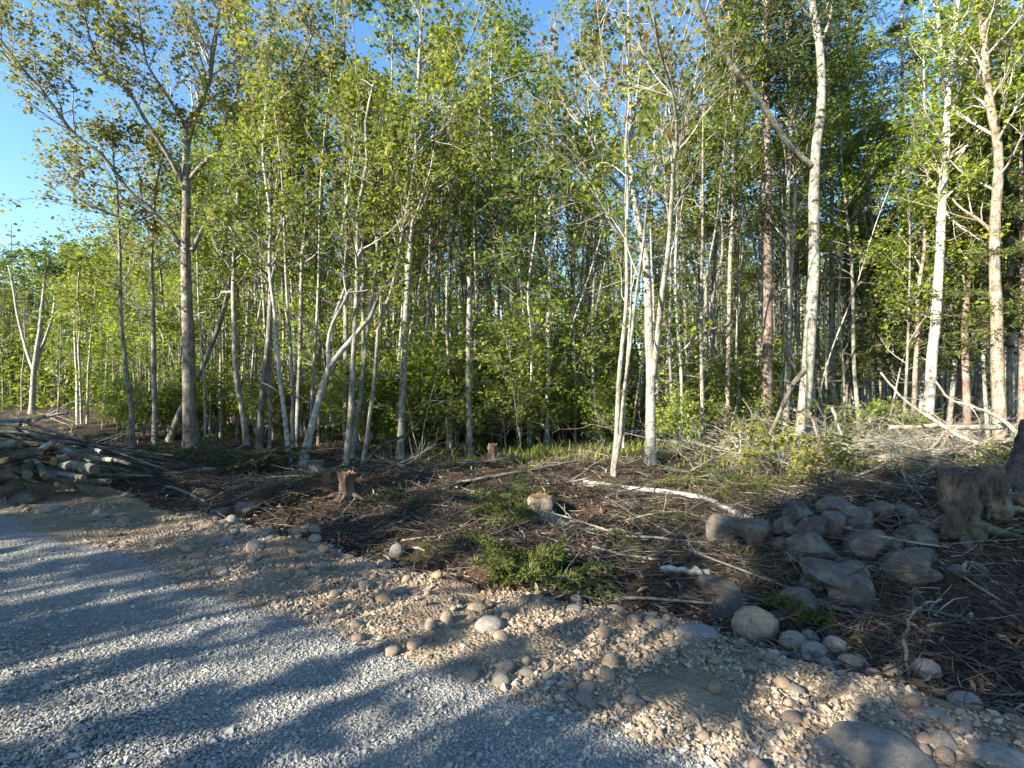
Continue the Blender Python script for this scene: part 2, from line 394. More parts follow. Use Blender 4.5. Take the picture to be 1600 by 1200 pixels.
# ------------------------------------------------------------------ the ground
def sheet(name, X, Y, Z, mat):
    ny, nx = X.shape
    g = G(); i = np.arange(ny - 1)[:, None] * nx; j = np.arange(nx - 1)[None]
    Q = np.stack([i + j, i + j + 1, i + nx + j + 1, i + nx + j], -1).reshape(-1, 4)
    g.add(np.stack([X, Y, Z], -1), Q)
    o = g.obj(name, [mat]); o['kind'] = 'structure'; return o
u = np.linspace(-1, 1, 361); xs = 4.0 * np.sinh(4.9 * u)
w_ = np.linspace(-1, 1, 361); ys = 6.0 + 4.0 * np.sinh(4.9 * w_)
X, Y = np.meshgrid(xs, ys)
far = sstep(60, 150, np.hypot(X, Y))
Zg = terrain(X, Y) * (1 - far) + .3 * far
sheet('ground', X, Y, Zg, 'forest_soil')
def along(s, d): return RP[0] + RD[0] * s + RN[0] * d, RP[1] + RD[1] * s + RN[1] * d
def edge_out(s): return 1.22 + .5 * (fbm(s * .8 + 3, s * 0 + 2, 3) - .5) * 2 * .6 + .22 * (fbm(s * 3.1, s * 0 + 8, 2) - .5)
def edge_road(s): return -.10 + .42 * (fbm(s * .9 + 13, s * 0 + 4, 3) - .5)
S_, D_ = np.meshgrid(np.linspace(-5, 15, 560), np.linspace(-.6, 2.2, 84))
X, Y = along(S_, D_)
lump = .05 * (fbm(X * 6, Y * 6, 3) - .5) + .03 * (fbm(X * 17, Y * 17, 2) - .5)
Zv = terrain(X, Y) + .03 + lump * sstep(-.2, .3, D_) - .16 * sstep(-.1, .35, D_ - edge_out(S_))
verge = sheet('dirt_verge', X, Y, Zv, 'verge_dirt')
us = np.linspace(-1, 1, 420); S_, D_ = np.meshgrid(2 + 2.2 * np.sinh(4.2 * us), np.concatenate([np.linspace(-7.2, -3.2, 30), np.linspace(-3.1, .7, 110)]))
X, Y = along(S_, D_)
ruts = -.02 * np.exp(-((D_ + 1.5) / .35) ** 2) - .02 * np.exp(-((D_ + 3.4) / .35) ** 2)
def road_z(x, y, d, s):
    return terrain(x, y) + .045 + .012 * (fbm(x * 5, y * 5, 2) - .5) - .1 * sstep(-.05, .3, d - edge_road(s)) - .1 * sstep(-6.3, -7, d)
sheet('gravel_road', X, Y, road_z(X, Y, D_, S_) + ruts, 'road_gravel')
def verge_z(x, y):
    d = road_d(x, y); s = (x - RP[0]) * RD[0] + (y - RP[1]) * RD[1]
    zr = road_z(x, y, d, s)
    lump = .05 * (fbm(x * 6, y * 6, 3) - .5) + .03 * (fbm(x * 17, y * 17, 2) - .5)
    zv = terrain(x, y) + .03 + lump * sstep(-.2, .3, d) - .16 * sstep(-.1, .35, d - edge_out(s))
    return np.maximum(np.maximum(zr, zv), terrain(x, y))

# loose pieces: octahedral chips
def chips(g, p, size, rg, mat=0, flat=.6):
    n = len(p)
    base = np.array([[1, 0, 0], [0, 1, 0], [-1, 0, 0], [0, -1, 0], [0, 0, 1], [0, 0, -1]], float)
    F = np.array([[0, 1, 4], [1, 2, 4], [2, 3, 4], [3, 0, 4], [1, 0, 5], [2, 1, 5], [3, 2, 5], [0, 3, 5]])
    V = base[None] * (.65 + .6 * rg.random((n, 6, 1))) + rg.normal(0, .16, (n, 6, 3))
    V *= np.stack([.75 + .6 * rg.random(n), .75 + .5 * rg.random(n), flat * (.7 + .6 * rg.random(n))], 1)[:, None]
    ax = rg.random(n) * 6.283; c, s = np.cos(ax), np.sin(ax); tl = rg.normal(0, .35, n)
    x = V[..., 0] * c[:, None] - V[..., 1] * s[:, None]; y = V[..., 0] * s[:, None] + V[..., 1] * c[:, None]
    z = V[..., 2] + x * tl[:, None]
    V = np.stack([x, y, z], -1) * size[:, None, None] + p[:, None]
    FF = (np.arange(n)[:, None, None] * 6 + F[None]).reshape(-1, 3)
    g.add(V, None, None, mat, FF, np.repeat(rg.random(n), 8))
def road_pts(n, smin, smax, dmin, dmax, rg, fall=3.2):
    out = []
    tot = 0
    while tot < n:
        s = smin + (smax - smin) * rg.random(n * 2); d = dmin + (dmax - dmin) * rg.random(n * 2)
        x, y = along(s, d)
        keep = (y > 1.2) & (np.abs(x) < y * 1.25 + .6) & (rg.random(len(x)) < 1 / (1 + (np.hypot(x, y) / fall) ** 3))
        out.append(np.stack([x[keep], y[keep], s[keep], d[keep]], 1)); tot += keep.sum()
    return np.concatenate(out)[:n]
g = G(); q = road_pts(125000, -3, 9, -3.6, .5, rng)
k = (q[:, 3] < edge_road(q[:, 2]) + rng.normal(0, .10, len(q)) + .5 * rng.random(len(q)) ** 4) & (fbm(q[:, 0] * 1.6 + 9, q[:, 1] * 1.6, 3) + .35 * rng.random(len(q)) > .48); q = q[k]
sz = .0038 + .0052 * rng.random(len(q)) ** 1.7 + .006 * (rng.random(len(q)) > .93) + .012 * (rng.random(len(q)) > .992)
chips(g, np.stack([q[:, 0], q[:, 1], verge_z(q[:, 0], q[:, 1]) + sz * .25], 1), sz, rng)
tag(g.obj('gravel', ['gravel_piece'], smooth=False), 'crushed grey gravel covering the road surface', 'gravel', kind='stuff')

# ------------------------------------------------------------------ stones
def rock_mesh(name, mat, seed, sub=2, cuts=7, rough=.10, cmin=.62):
    rg = np.random.default_rng(seed)
    bm = bmesh.new(); bmesh.ops.create_icosphere(bm, subdivisions=sub, radius=1.0)
    V = np.array([v.co[:] for v in bm.verts])
    V = V * (1 + rough * 2 * (fbm(V[:, 0] * 1.7 + seed, V[:, 1] * 1.7 + V[:, 2] * 1.3, 3) - .5))[:, None]
    if sub > 3:
        V = V * (1 + .10 * (np.abs(fbm(V[:, 0] * 3.3 + V[:, 2] * 2.1 + seed, V[:, 1] * 3.3 - V[:, 2] * 2.4 + 9, 3) - .5) * 2 - .3) + .035 * (fbm(V[:, 0] * 9 + V[:, 2] * 7, V[:, 1] * 9 - V[:, 2] * 6, 2) - .5))[:, None]
    for i in range(cuts):
        n = nrm(rg.normal(0, 1, 3)); c = cmin + (.95 - cmin) * rg.random()
        d = V @ n; over = np.maximum(d - c, 0); V = V - over[:, None] * n * (1.0 if sub > 3 else .92)
    if sub > 3: V = V * (1 + .03 * (fbm(V[:, 0] * 6 + V[:, 2] * 5, V[:, 1] * 6 - V[:, 2] * 4, 3) - .5))[:, None]
    V = V / np.abs(V).max(0)
    for v, c in zip(bm.verts, V): v.co = c
    me = bpy.data.meshes.new(name); bm.to_mesh(me); bm.free()
    me.polygons.foreach_set('use_smooth', np.full(len(me.polygons), sub < 5))
    me.materials.append(MATS[mat])
    a = me.attributes.new('tint', 'FLOAT', 'FACE'); a.data.foreach_set('value', np.full(len(me.polygons), rg.random(), np.float32))
    return me
BOULD = [rock_mesh('boulder', 'boulder', 100 + i, 5, 18, .10, .42) for i in range(6)]
TANB = [rock_mesh('tan_boulder', 'stone_tan', 120 + i, 4, 6, .08, .7) for i in range(3)]
STON = {c: [rock_mesh('stone', c, 140 + i + 10 * j, 2, 5, .10, .65) for i in range(4)] for j, c in enumerate(('stone_tan', 'stone_grey', 'stone_pink'))}

def put_rock(name, me, px, py, w, h, label, cat='boulder', Y=None, group=None, rz=None, depth=.85, parent=None):
    """px,py = centre in the picture, w,h = size in the picture"""
    base = gp(px, py + h * .42) if Y is None else pt(px, py, Y)
    Yb = base[1] + .15 * w / FPX * base[1]
    a, b = w / FPX * Yb / 2, h / FPX * Yb / 2
    o = bpy.data.objects.new(name, me); COL.objects.link(o)
    zc = EYE + (CY - py) / FPX * Yb
    o.location = ((px - CX) / FPX * Yb, Yb, zc - .1 * b)
    o.rotation_euler = (random.uniform(-.15, .15), random.uniform(-.2, .2), random.choice([0, 3.14159]) + random.uniform(-.2, .2) if rz is None else rz)
    o.scale = (a * 1.03, a * depth, b * 1.12)
    if label: tag(o, label, cat, group)
    return o
ROCKS = [  # px, py, w, h, kind, label
    (1250, 803, 56, 50, 'b', 'lichen spotted grey boulder at upper left of the rock heap'),
    (1322, 796, 72, 40, 'b', 'pale topped flat boulder at the back of the rock heap'),
    (1230, 826, 36, 34, 'b', 'small dark boulder at left edge of the rock heap'),
    (1268, 828, 60, 42, 'b', 'brown grey boulder wedged behind the front pair on the heap'),
    (1303, 815, 34, 42, 'b', 'upright narrow boulder standing in the middle of the rock heap'),
    (1340, 812, 54, 36, 'b', 'dark boulder under the flat one at the back of the heap'),
    (1268, 853, 78, 56, 'b', 'large angular grey boulder leaning left on the rock heap'),
    (1342, 846, 70, 52, 'b', 'rounded grey boulder with greenish patch in the heap middle'),
    (1435, 840, 58, 36, 'b', 'low grey boulder beside the white crooked branch'),
    (1418, 884, 96, 52, 'b', 'long slab shaped boulder with a lit upper edge'),
    (1283, 898, 80, 58, 'b', 'broad dark boulder low in the heap under the large angular one'),
    (1328, 908, 80, 60, 'b', 'big blunt boulder at the bottom centre of the rock heap'),
    (1495, 890, 36, 24, 'b', 'small round grey stone on the dark slope right of the slab'),
    (1532, 888, 30, 22, 'b', 'smallest round stone on the dark slope near the stump'),
    (1443, 898, 38, 24, 'b', 'half buried grey stone below the long slab boulder'),
    (1398, 852, 30, 24, 'b', 'small mossy stone between the rounded and low boulders'),
    (1134, 824, 48, 44, 'b', 'tall grey boulder behind the fallen birch pole'),
    (1182, 826, 58, 42, 'b', 'squat brown boulder between the birch pole and the heap'),
    (1378, 793, 46, 30, 'b', 'pale stone at the back right of the rock heap'),
    (1420, 800, 40, 30, 'b', 'grey stone on the heap next to the mossy stumps'),
    (1252, 948, 64, 52, 'b', 'greenish boulder with moss above the tan verge boulder'),
    (1215, 965, 34, 26, 'b', 'dark stone tucked behind the tan verge boulder'),
    (1128, 914, 66, 24, 'b', 'low bluish grey stone in the slash left of the heap'),
    (1140, 945, 70, 30, 'b', 'wide dim stone below the bluish grey stone'),
    (1180, 978, 70, 60, 't', 'big smooth tan boulder on the verge in front of the heap'),
    (1088, 988, 66, 24, 'g', 'flat grey stone left of the big tan boulder'),
    (955, 1036, 30, 30, 't', 'pointed tan stone alone on the sunlit verge'),
    (1031, 977, 32, 20, 't', 'bright tan angular stone at the edge of the shade'),
    (996, 978, 26, 14, 'p', 'flat pinkish stone beside the bright tan angular stone'),
    (765, 976, 46, 26, 'g', 'domed grey stone sunk in the shaded verge'),
    (746, 951, 34, 18, 't', 'pale tan stone near the end of the exposed root'),
    (722, 1027, 22, 16, 'g', 'bluish stone at the road edge in the shadow'),
    (736, 1031, 14, 12, 'g', 'small stone touching the bluish road edge stone'),
    (900, 937, 20, 18, 'g', 'round grey stone below the green boughs'),
    (386, 796, 40, 28, 'b', 'round grey boulder beside the log at the verge left side'),
    (348, 802, 26, 22, 'b', 'greenish stone left of the round grey boulder'),
    (362, 813, 20, 18, 'g', 'small grey stone in front of the round grey boulder'),
    (337, 812, 14, 12, 't', 'tiny yellowish stone beside the greenish stone'),
    (463, 831, 22, 18, 't', 'tan stone, left one of the trio below the brown stump'),
    (478, 825, 18, 16, 'p', 'pinkish stone, middle one of the trio below the brown stump'),
    (491, 828, 16, 18, 'g', 'grey upright stone, right one of the trio below the brown stump'),
    (492, 842, 20, 16, 'g', 'grey stone in front of the stone trio'),
    (398, 854, 26, 26, 'g', 'grey stone with pale pointed tip on the left verge'),
    (352, 845, 28, 16, 'g', 'flat grey stone left of the pale tipped stone'),
    (620, 861, 22, 24, 'g', 'upright grey stone at the edge of the rusty needles'),
    (602, 884, 24, 14, 'g', 'low stone in front of the upright grey stone'),
    (575, 886, 36, 18, 'p', 'flat pinkish stone on the sunlit verge'),
    (345, 892, 26, 16, 'g', 'grey stone at the gravel edge on the left'),
    (305, 870, 32, 16, 'p', 'brownish flat stone near the gravel edge on the left'),
    (154, 802, 17, 18, 't', 'pale upright tan stone near the log pile'),
    (46, 777, 56, 26, 'b', 'long grey boulder in front of the log pile'),
    (10, 768, 44, 36, 'b', 'dark boulder at left frame edge before the log pile'),
    (77, 796, 34, 16, 'g', 'grey green stone at the gravel edge before the log pile'),
    (192, 814, 22, 14, 't', 'low tan stone right of the pale upright stone'),
    (1240, 1002, 44, 32, 'g', 'olive grey stone in the row right of the tan boulder'),
    (1266, 995, 28, 22, 'g', 'small stone in the row right of the tan boulder'),
    (1272, 1016, 38, 28, 'g', 'low dark stone in the row right of the tan boulder'),
    (1304, 1008, 34, 28, 'g', 'brownish stone at the right end of the stone row'),
    (1328, 1036, 36, 28, 't', 'cracked pale yellow stone on the sunlit verge'),
    (1290, 1040, 24, 26, 't', 'pale tan stone left of the cracked yellow stone'),
    (1394, 1050, 27, 22, 't', 'round tan stone near the upright forked stick'),
    (1364, 1053, 24, 18, 'p', 'pinkish stone left of the round tan stone'),
    (1446, 1046, 44, 34, 'g', 'grey green stone right of the upright forked stick'),
    (1350, 1098, 26, 20, 'p', 'rounded brown stone half buried in tan dirt'),
    (1380, 1180, 150, 62, 'g', 'largest pale flat rock at the bottom of the verge'),
    (1290, 1172, 42, 36, 'g', 'grey stone left of the largest flat rock'),
    (1332, 1152, 34, 26, 'g', 'small grey stone above the largest flat rock'),
    (1475, 1160, 40, 36, 'g', 'rounded stone at right end of the largest flat rock'),
    (1570, 1192, 96, 44, 'g', 'bluish slab in the bottom right corner'),
    (1507, 1096, 46, 28, 'g', 'twin topped grey stone on the shaded verge'),
    (1460, 1120, 44, 26, 'g', 'flat grey stone on the shaded verge left of the twin topped one'),
    (1405, 1120, 36, 22, 'p', 'brown stone where the sunlit dirt ends'),
    (1270, 1130, 70, 18, 't', 'long pale ledge of stone beside the white gravel'),
]
hr = random.Random(9)
for i in range(34):   # lesser rocks packed between the boulders of the heap
    u_ = hr.random(); px = 1215 + 330 * u_; py = hr.uniform(800, 930 - 40 * u_)
    w = hr.uniform(20, 38); q = gp(px, py)
    me = BOULD[i % 6]; o = bpy.data.objects.new('stone', me); COL.objects.link(o); r_ = w / FPX * q[1] / 2
    o.location = q + np.array([0, 0, r_ * .25]); o.scale = (r_, r_ * hr.uniform(.7, 1.1), r_ * hr.uniform(.6, .85)); o.rotation_euler = (hr.uniform(-.4, .4), hr.uniform(-.4, .4), hr.uniform(0, 6))
    tag(o, 'lesser dark stone packed between the boulders of the heap', 'stone', 'lesser stones in the rock heap')
ki = 0
for (px, py, w, h, kd, lab) in ROCKS:
    me = {'b': BOULD, 't': TANB, 'g': STON['stone_grey'], 'p': STON['stone_pink']}[kd]
    if kd == 'b' and px > 1100: w, h = w * 1.14, h * 1.14
    put_rock('boulder' if w > 40 else 'stone', me[ki % len(me)], px, py, w, h, lab, 'boulder' if w > 40 else 'stone'); ki += 1

# small stones bedded in the verge: parts of it
rg = np.random.default_rng(5)
def verge_pts(n, rg, fall=5.0):
    s = -3.5 + 14 * rg.random(n * 12); d = -.05 + 1.9 * rg.random(n * 12)
    x, y = along(s, d)
    e = edge_out(s); keep = (y > 1.7) & (np.abs(x) < y * 1.08) & (d < e + .35 * rg.random(len(d))) & (rg.random(len(d)) < 1 / (1 + (np.hypot(x, y) / fall) ** 2))
    return np.stack([x, y, verge_z(x, y)], 1)[keep][:n]
kinds = ['stone_tan', 'stone_tan', 'stone_grey', 'stone_pink']
VP = verge_pts(300, rg)
for i, p in enumerate(VP):
    me = STON[kinds[i % 4]][int(rg.integers(4))]
    o = bpy.data.objects.new('stone', me); COL.objects.link(o); o.parent = verge
    r = .018 + .035 * rg.random() ** 2.2
    o.location = (p[0], p[1], p[2] + r * .25); o.scale = (r * (1 + .5 * rg.random()), r, r * (.55 + .35 * rg.random()))
    o.rotation_euler = (rg.normal(0, .2), rg.normal(0, .2), rg.random() * 6.28)
g = G(); p = verge_pts(26000, rg, 4.0)
cl = vnoise(p[:, 0] * 2.3, p[:, 1] * 2.3 + 60); p = p[cl + .25 * rg.random(len(p)) > .58]
sz = .006 + .012 * rg.random(len(p)) ** 2 + .012 * (rg.random(len(p)) > .95)
p[:, 2] += sz * .2
chips(g, p, sz, rg, 0, .75)
o = g.obj('pebbles', ['pebble_piece'], verge, smooth=False); o['kind'] = 'stuff'

# ------------------------------------------------------------------ slash: twigs, dead leaves, needles on the cleared ground
rg = np.random.default_rng(21)
def clear_pts(n, rg, dmin=.8, dmax=9.5, far=9.0):
    out = []; tot = 0
    while tot < n:
        y = 2.3 + 12.5 * rg.random(n); x = (rg.random(n) * 2 - 1) * 1.12 * y; d = road_d(x, y)
        e = dmin + .35 * rg.normal(0, 1, n)
        keep = (d > e) & (d < dmax + rg.normal(0, .6, n)) & (rg.random(n) < 1 / (1 + (y / far) ** 2) * 1.2)
        out.append(np.stack([x[keep], y[keep]], 1)); tot += keep.sum()
    q = np.concatenate(out)[:n]
    return np.column_stack([q, terrain(q[:, 0], q[:, 1])])
g = G(); p = clear_pts(34000, rg, 1.5)
keep = fbm(p[:, 0] * 1.2 + 7, p[:, 1] * 1.2, 2) + .35 * rg.random(len(p)) > .52; p = p[keep]; n = len(p)
a = rg.random(n) * 6.283; d = np.stack([np.cos(a), np.sin(a), rg.normal(.05, .22, n)], 1)
L = .08 + .55 * rg.random(n) ** 2.5; p[:, 2] += .01 + .05 * rg.random(n) ** 2
P, R = grow(p, d, L, 0.0018 + .0055 * rg.random(n) ** 3, 4, .14, 0, rg, .4)
P[:, :, 2] = np.maximum(P[:, :, 2], terrain(P[:, :, 0], P[:, :, 1]) + .004)
tube(g, P, R, 3, np.clip(rg.normal(.5, .25, n), 0, 1))
tag(g.obj('twig_litter', ['twig_litter']), 'mat of broken twigs and slash over the cleared ground', 'twigs', kind='stuff')
g = G(); p = clear_pts(30000, rg, 1.3, 12); n = len(p)
keep = fbm(p[:, 0] * .9 + 70, p[:, 1] * .9, 3) + .3 * rg.random(n) > .55; p = p[keep]; n = len(p); p[:, 2] += .012
leaves(g, p, .034, rg, 0, 1.2, .12, tint=np.clip(rg.normal(.36, .24, n), 0, 1))
tag(g.obj('leaf_litter', ['dead_leaf'], smooth=False), 'rusty dead leaves and needles strewn on the cleared ground', 'leaf litter', kind='stuff')

g = G(); p = clear_pts(9000, rg, 1.2, 9); keep = fbm(p[:, 0] * 1.1 + 30, p[:, 1] * 1.1, 2) + .3 * rg.random(len(p)) > .6; p = p[keep]
chips(g, p, .006 + .022 * rg.random(len(p)) ** 3, rg, 0, .7)
tag(g.obj('soil_clods', ['forest_soil'], smooth=False), 'dark clods of turned soil over the cleared ground', 'soil', kind='stuff')
g = G(); p = clear_pts(5000, rg, 1.2, 9); p[:, 2] += .02; leaves(g, p, .07, rg, 0, .8, .1, w=.18, tint=np.clip(rg.normal(.75, .2, len(p)), 0, 1))
tag(g.obj('wood_chips', ['twig_litter'], smooth=False), 'pale splinters of bark and wood strewn over the slash', 'wood chips', kind='stuff')
# moss and low green growth on the cleared ground
g = G(); p = clear_pts(40000, rg, 1.5, 9); keep = fbm(p[:, 0] * .75 + 3, p[:, 1] * .75 + 50, 3) + .12 * rg.random(len(p)) > .62; p = p[keep]
leaves(g, p, .04, rg, 0, .2, .9, w=.16)
tag(g.obj('moss', ['needle_bright'], smooth=False), 'patches of low green moss and sprouts on the cleared ground', 'moss', kind='stuff')
# grass and low herbs at the wood's edge
g = G(); n0 = 30000
y = 6.5 + 9 * rg.random(n0); x = (rg.random(n0) * 2 - 1) * 1.1 * y
dens = fbm(x * .8 + 5, y * .8 + 3, 3); d = road_d(x, y)
band = sstep(4.6, 6.8, d) * (1 - sstep(9, 13, d))
cen = np.exp(-((x - .4) / 3.2) ** 2 - ((y - 10.2) / 1.5) ** 2) * .40
keep = dens * band + cen + .12 * rg.normal(0, 1, n0) > .50; x, y = x[keep], y[keep]; n = len(x)
h = .06 + .16 * rg.random(n) ** 1.6 * (.5 + fbm(x * 2, y * 2 + 9, 2)); p = np.stack([x, y, terrain(x, y)], 1); a = rg.random(n) * 6.283
l = np.stack([np.cos(a), np.sin(a), a * 0], 1); wv = np.stack([-np.sin(a), np.cos(a), a * 0], 1) * (.007 + .006 * rg.random(n))[:, None]
m1 = p + l * (h * .25)[:, None] + np.array([0, 0, 1]) * (h * .7)[:, None]; tp = p + l * (h * .7)[:, None] + np.array([0, 0, 1]) * h[:, None]
V = np.stack([p - wv, p + wv, m1 + wv * .8, m1 - wv * .8, tp], 1)
i5 = np.arange(n) * 5
tint = np.clip(rg.normal(.45, .22, n), 0, 1)
g.add(V, np.stack([i5, i5 + 1, i5 + 2, i5 + 3], 1), tint, 0, np.stack([i5 + 3, i5 + 2, i5 + 4], 1), tint)
tag(g.obj('grass', ['grass']), 'low green grass and herbs along the edge of the woods', 'grass', kind='stuff')

# ------------------------------------------------------------------ fallen branches and sticks that can be told apart
def stick(name, label, pts, w0, w1, mat, Ys=None, cat='branch', twigs=0, lift=None, S=7, group=None, rg=rng, cut=None):
    P3 = []
    for i, (px, py) in enumerate(pts):
        if Ys is not None: P3.append(pt(px, py, Ys[i] if hasattr(Ys, '__len__') else Ys))
        else:
            q = gp(px, py); P3.append(q + np.array([0, 0, .5 * (w0 + (w1 - w0) * i / max(1, len(pts) - 1)) / FPX * q[1] + (lift or 0)]))
    P3 = np.array(P3); o0 = P3[0].copy(); K = max(8, 4 * len(pts))
    C = spline(P3 - o0, K); C[1:-1] += rg.normal(0, .006, (K - 2, 3))
    Ym = P3[:, 1].mean(); t = np.linspace(0, 1, K)
    R = (w0 + (w1 - w0) * t) / FPX * Ym / 2 * (1 + .06 * rg.normal(0, 1, K))
    g = G(); tube(g, C, R, S, None, 0, True)
    if twigs:
        i1, tt, p, d, r = sprout(C[None], R[None], twigs, .15, 1, .7, rg)
        A, RA = grow(p, d, (.25 + .5 * rg.random(twigs)) * np.linalg.norm(C[-1] - C[0]) * .35, np.maximum(r * .45, .004), 6, .16, .02, rg)
        tube(g, A, RA, 4)
        i1, tt, p, d, r = sprout(A, RA, 4, .2, 1, .7, rg)
        B, RB = grow(p, d, .1 + .25 * rg.random(len(p)), np.maximum(r * .5, .0025), 4, .2, .0, rg); tube(g, B, RB, 3)
    root = g.obj(name, [mat])
    root.location = o0
    return tag(root, label, cat, group)
stick('fallen_pole', 'long fallen white birch pole sloping down to the rock heap', [(912, 757), (1000, 769), (1090, 780), (1130, 797), (1172, 815)], 8, 8, 'bark_birch')
stick('fallen_branch', 'thin grey branch bent beside the tall grey boulder', [(1120, 848), (1150, 832), (1166, 828)], 6, 8, 'wood_dead')
stick('branch_stub', 'short upright stub under the end of the birch pole', [(1168, 832), (1162, 808)], 6, 5, 'wood_dead', 4.7)
stick('birch_log', 'short white mossy birch log lying in the slash', [(1033, 895), (1070, 897), (1110, 899)], 11, 10, 'bark_birch', cat='log')
stick('fallen_branch', 'thin pale branch across the slash above the mossy birch log', [(925, 856), (975, 868), (1062, 882)], 5, 3, 'wood_dead', twigs=4)
stick('fallen_branch', 'long pale stick lying level right of the green boughs', [(893, 829), (955, 829), (1012, 838)], 4, 3, 'wood_dead')
stick('fallen_log', 'bleached log lying flat left of the leaning birch', [(308, 739), (345, 735), (378, 733)], 6, 5, 'bark_birch', cat='log')
stick('fallen_branch', 'broken brown branch with splintered end on the left slash', [(262, 764), (290, 772), (322, 787)], 6, 4, 'wood_dead')
stick('fallen_log', 'pale log lying at the foot of the kinked thin tree', [(572, 733), (600, 730), (634, 729)], 6, 4, 'bark_pale', cat='log')
stick('exposed_root', 'pale exposed root curving across the verge', [(640, 904), (662, 910), (690, 926), (746, 936)], 4, 5, 'wood_dead', cat='root')
stick('fallen_branch', 'bleached stick on the rusty needles in the middle', [(628, 846), (665, 842), (706, 834)], 4, 3, 'wood_dead')
stick('fallen_branch', 'pale stick beneath the bleached stick on rusty needles', [(600, 862), (640, 858), (664, 862)], 4, 3, 'wood_dead')
stick('fallen_pole', 'thin pale pole lying on the sunlit ridge in the middle', [(715, 760), (760, 752), (840, 738), (900, 726)], 4, 3, 'wood_dead', lift=.04)
stick('fallen_branch', 'reddish branch on the dark ridge under the snag', [(700, 765), (735, 752), (790, 742)], 6, 4, 'wood_brown', twigs=3)
stick('forked_stick', 'upright forked grey stick on the verge at right', [(1420, 1052), (1414, 1000), (1422, 965), (1445, 945), (1472, 936)], 6, 3, 'wood_dead', [2.95, 2.95, 2.97, 3.0, 3.02], twigs=2)
stick('slanting_branch', 'long bleached branch slanting over the fallen spruce trunk', [(1376, 582), (1410, 622), (1450, 650), (1500, 682), (1560, 703), (1602, 713)], 3, 8, 'wood_dead', [9.2, 9.0, 8.8, 8.5, 8.2, 8.0], twigs=9)
stick('slanting_branch', 'grey dead branch slanting above the level grey log', [(1462, 596), (1482, 622), (1520, 635), (1560, 652), (1604, 690)], 3, 7, 'wood_dead', [9.4, 9.3, 9.1, 9.0, 8.8], twigs=8)
stick('fallen_log', 'level grey log at right above the spruce trunk', [(1492, 668), (1550, 667), (1625, 664)], 9, 10, 'bark_pale', 9.2, cat='log')
stick('fallen_log', 'tan log end showing behind the slanting branch', [(1390, 668), (1430, 667), (1475, 664)], 7, 7, 'bark_shaggy', 9.8, cat='log')
stick('fallen_log', 'thick fallen spruce trunk with reddish bark at right', [(1320, 722), (1400, 714), (1480, 707), (1540, 700), (1640, 694)], 12, 24, 'bark_red', 8.6, cat='log', twigs=16, S=10)
stick('broken_log', 'dark broken stem leaning against the big pale tree', [(1198, 690), (1212, 660), (1224, 632), (1240, 600), (1256, 580)], 5, 9, 'bark_dark', [9.8, 9.8, 9.9, 10.0, 10.1], cat='log', twigs=3)
stick('leaning_pole', 'thin bare pole leaning right beyond the twin stemmed maple', [(1040, 574), (1070, 545), (1100, 520), (1150, 502)], 5, 3, 'wood_dead', 12, twigs=3)
stick('leaning_branch', 'dark dead branch leaning up beside the paired trunks', [(572, 722), (590, 702), (612, 690), (640, 676), (662, 652)], 6, 3, 'bark_dark', [9.6, 9.6, 9.5, 9.5, 9.5], twigs=6)
stick('leaning_stick', 'pale yellow stick propped on the back of the rock heap', [(1290, 792), (1312, 770), (1336, 748)], 5, 4, 'wood_dead', [6.1, 6.3, 6.5])
stick('crooked_branch', 'white crooked birch branch at the back of the rock heap', [(1402, 790), (1436, 790), (1441, 808), (1438, 818), (1456, 828), (1464, 838)], 7, 8, 'bark_birch', [4.9, 4.8, 4.75, 4.7, 4.6, 4.5])
stick('root_branch', 'dark twisted branch curling beside the upturned root mound', [(540, 760), (570, 735), (600, 728), (640, 740)], 5, 3, 'bark_dark', lift=.05, twigs=5)
stick('fallen_branch', 'dark curved branch at the base of the snag', [(705, 724), (728, 712), (760, 714), (800, 726)], 5, 3, 'bark_dark', lift=.03, twigs=3)
stick('fallen_branch', 'grey branch lying right behind the dark stump area', [(1560, 832), (1580, 850), (1620, 880)], 6, 7, 'wood_dead', [4.4, 4.2, 3.9], twigs=3)
stick('bark_pole', 'yellowish birch rail on the ground behind the rock heap', [(1232, 774), (1270, 775), (1320, 774)], 5, 4, 'bark_birch')
stick('curved_branch', 'arched bare branch before the big pale tree', [(1240, 640), (1268, 655), (1277, 690), (1278, 740)], 4, 3, 'wood_dead', 9.0)
stick('bare_branch', 'long bare branch falling right of the big pale tree', [(1300, 637), (1315, 680), (1330, 712), (1352, 742)], 4, 6, 'wood_dead', [9.2, 8.9, 8.6, 8.3], twigs=7)
stick('fallen_branch', 'small dark branch on the gravel at lower left', [(236, 1060), (250, 1080), (272, 1104)], 4, 3, 'wood_brown', twigs=3)
stick('fallen_branch', 'thin stem lying on gravel at the bottom centre', [(892, 1140), (886, 1165), (878, 1178)], 3, 2, 'wood_dead')

# dead brush: tangles of grey twigs
def brush_proto(seed, L=1.6, n=5, mat='wood_dead'):
    rg = np.random.default_rng(seed); g = G()
    a = rg.random(n) * 6.283; d = np.stack([np.cos(a), np.sin(a), .25 + .35 * rg.random(n)], 1)
    P, R = grow(rg.normal(0, .15, (n, 3)) * [1, 1, .2], d, L * (.6 + .6 * rg.random(n)), .008 + .008 * rg.random(n), 9, .1, -.03, rg)
    tube(g, P, R, 5)
    i, t, p, d, r = sprout(P, R, 8, .15, 1, .75, rg); A, RA = grow(p, d, .25 + .5 * rg.random(len(p)), np.maximum(r * .5, .003), 6, .16, -.01, rg); tube(g, A, RA, 3)
    i, t, p, d, r = sprout(A, RA, 4, .2, 1, .7, rg); B, RB = grow(p, d, .08 + .22 * rg.random(len(p)), np.maximum(r * .5, .002), 4, .2, 0, rg); tube(g, B, RB, 3)
    return g.mesh('brush', [mat])
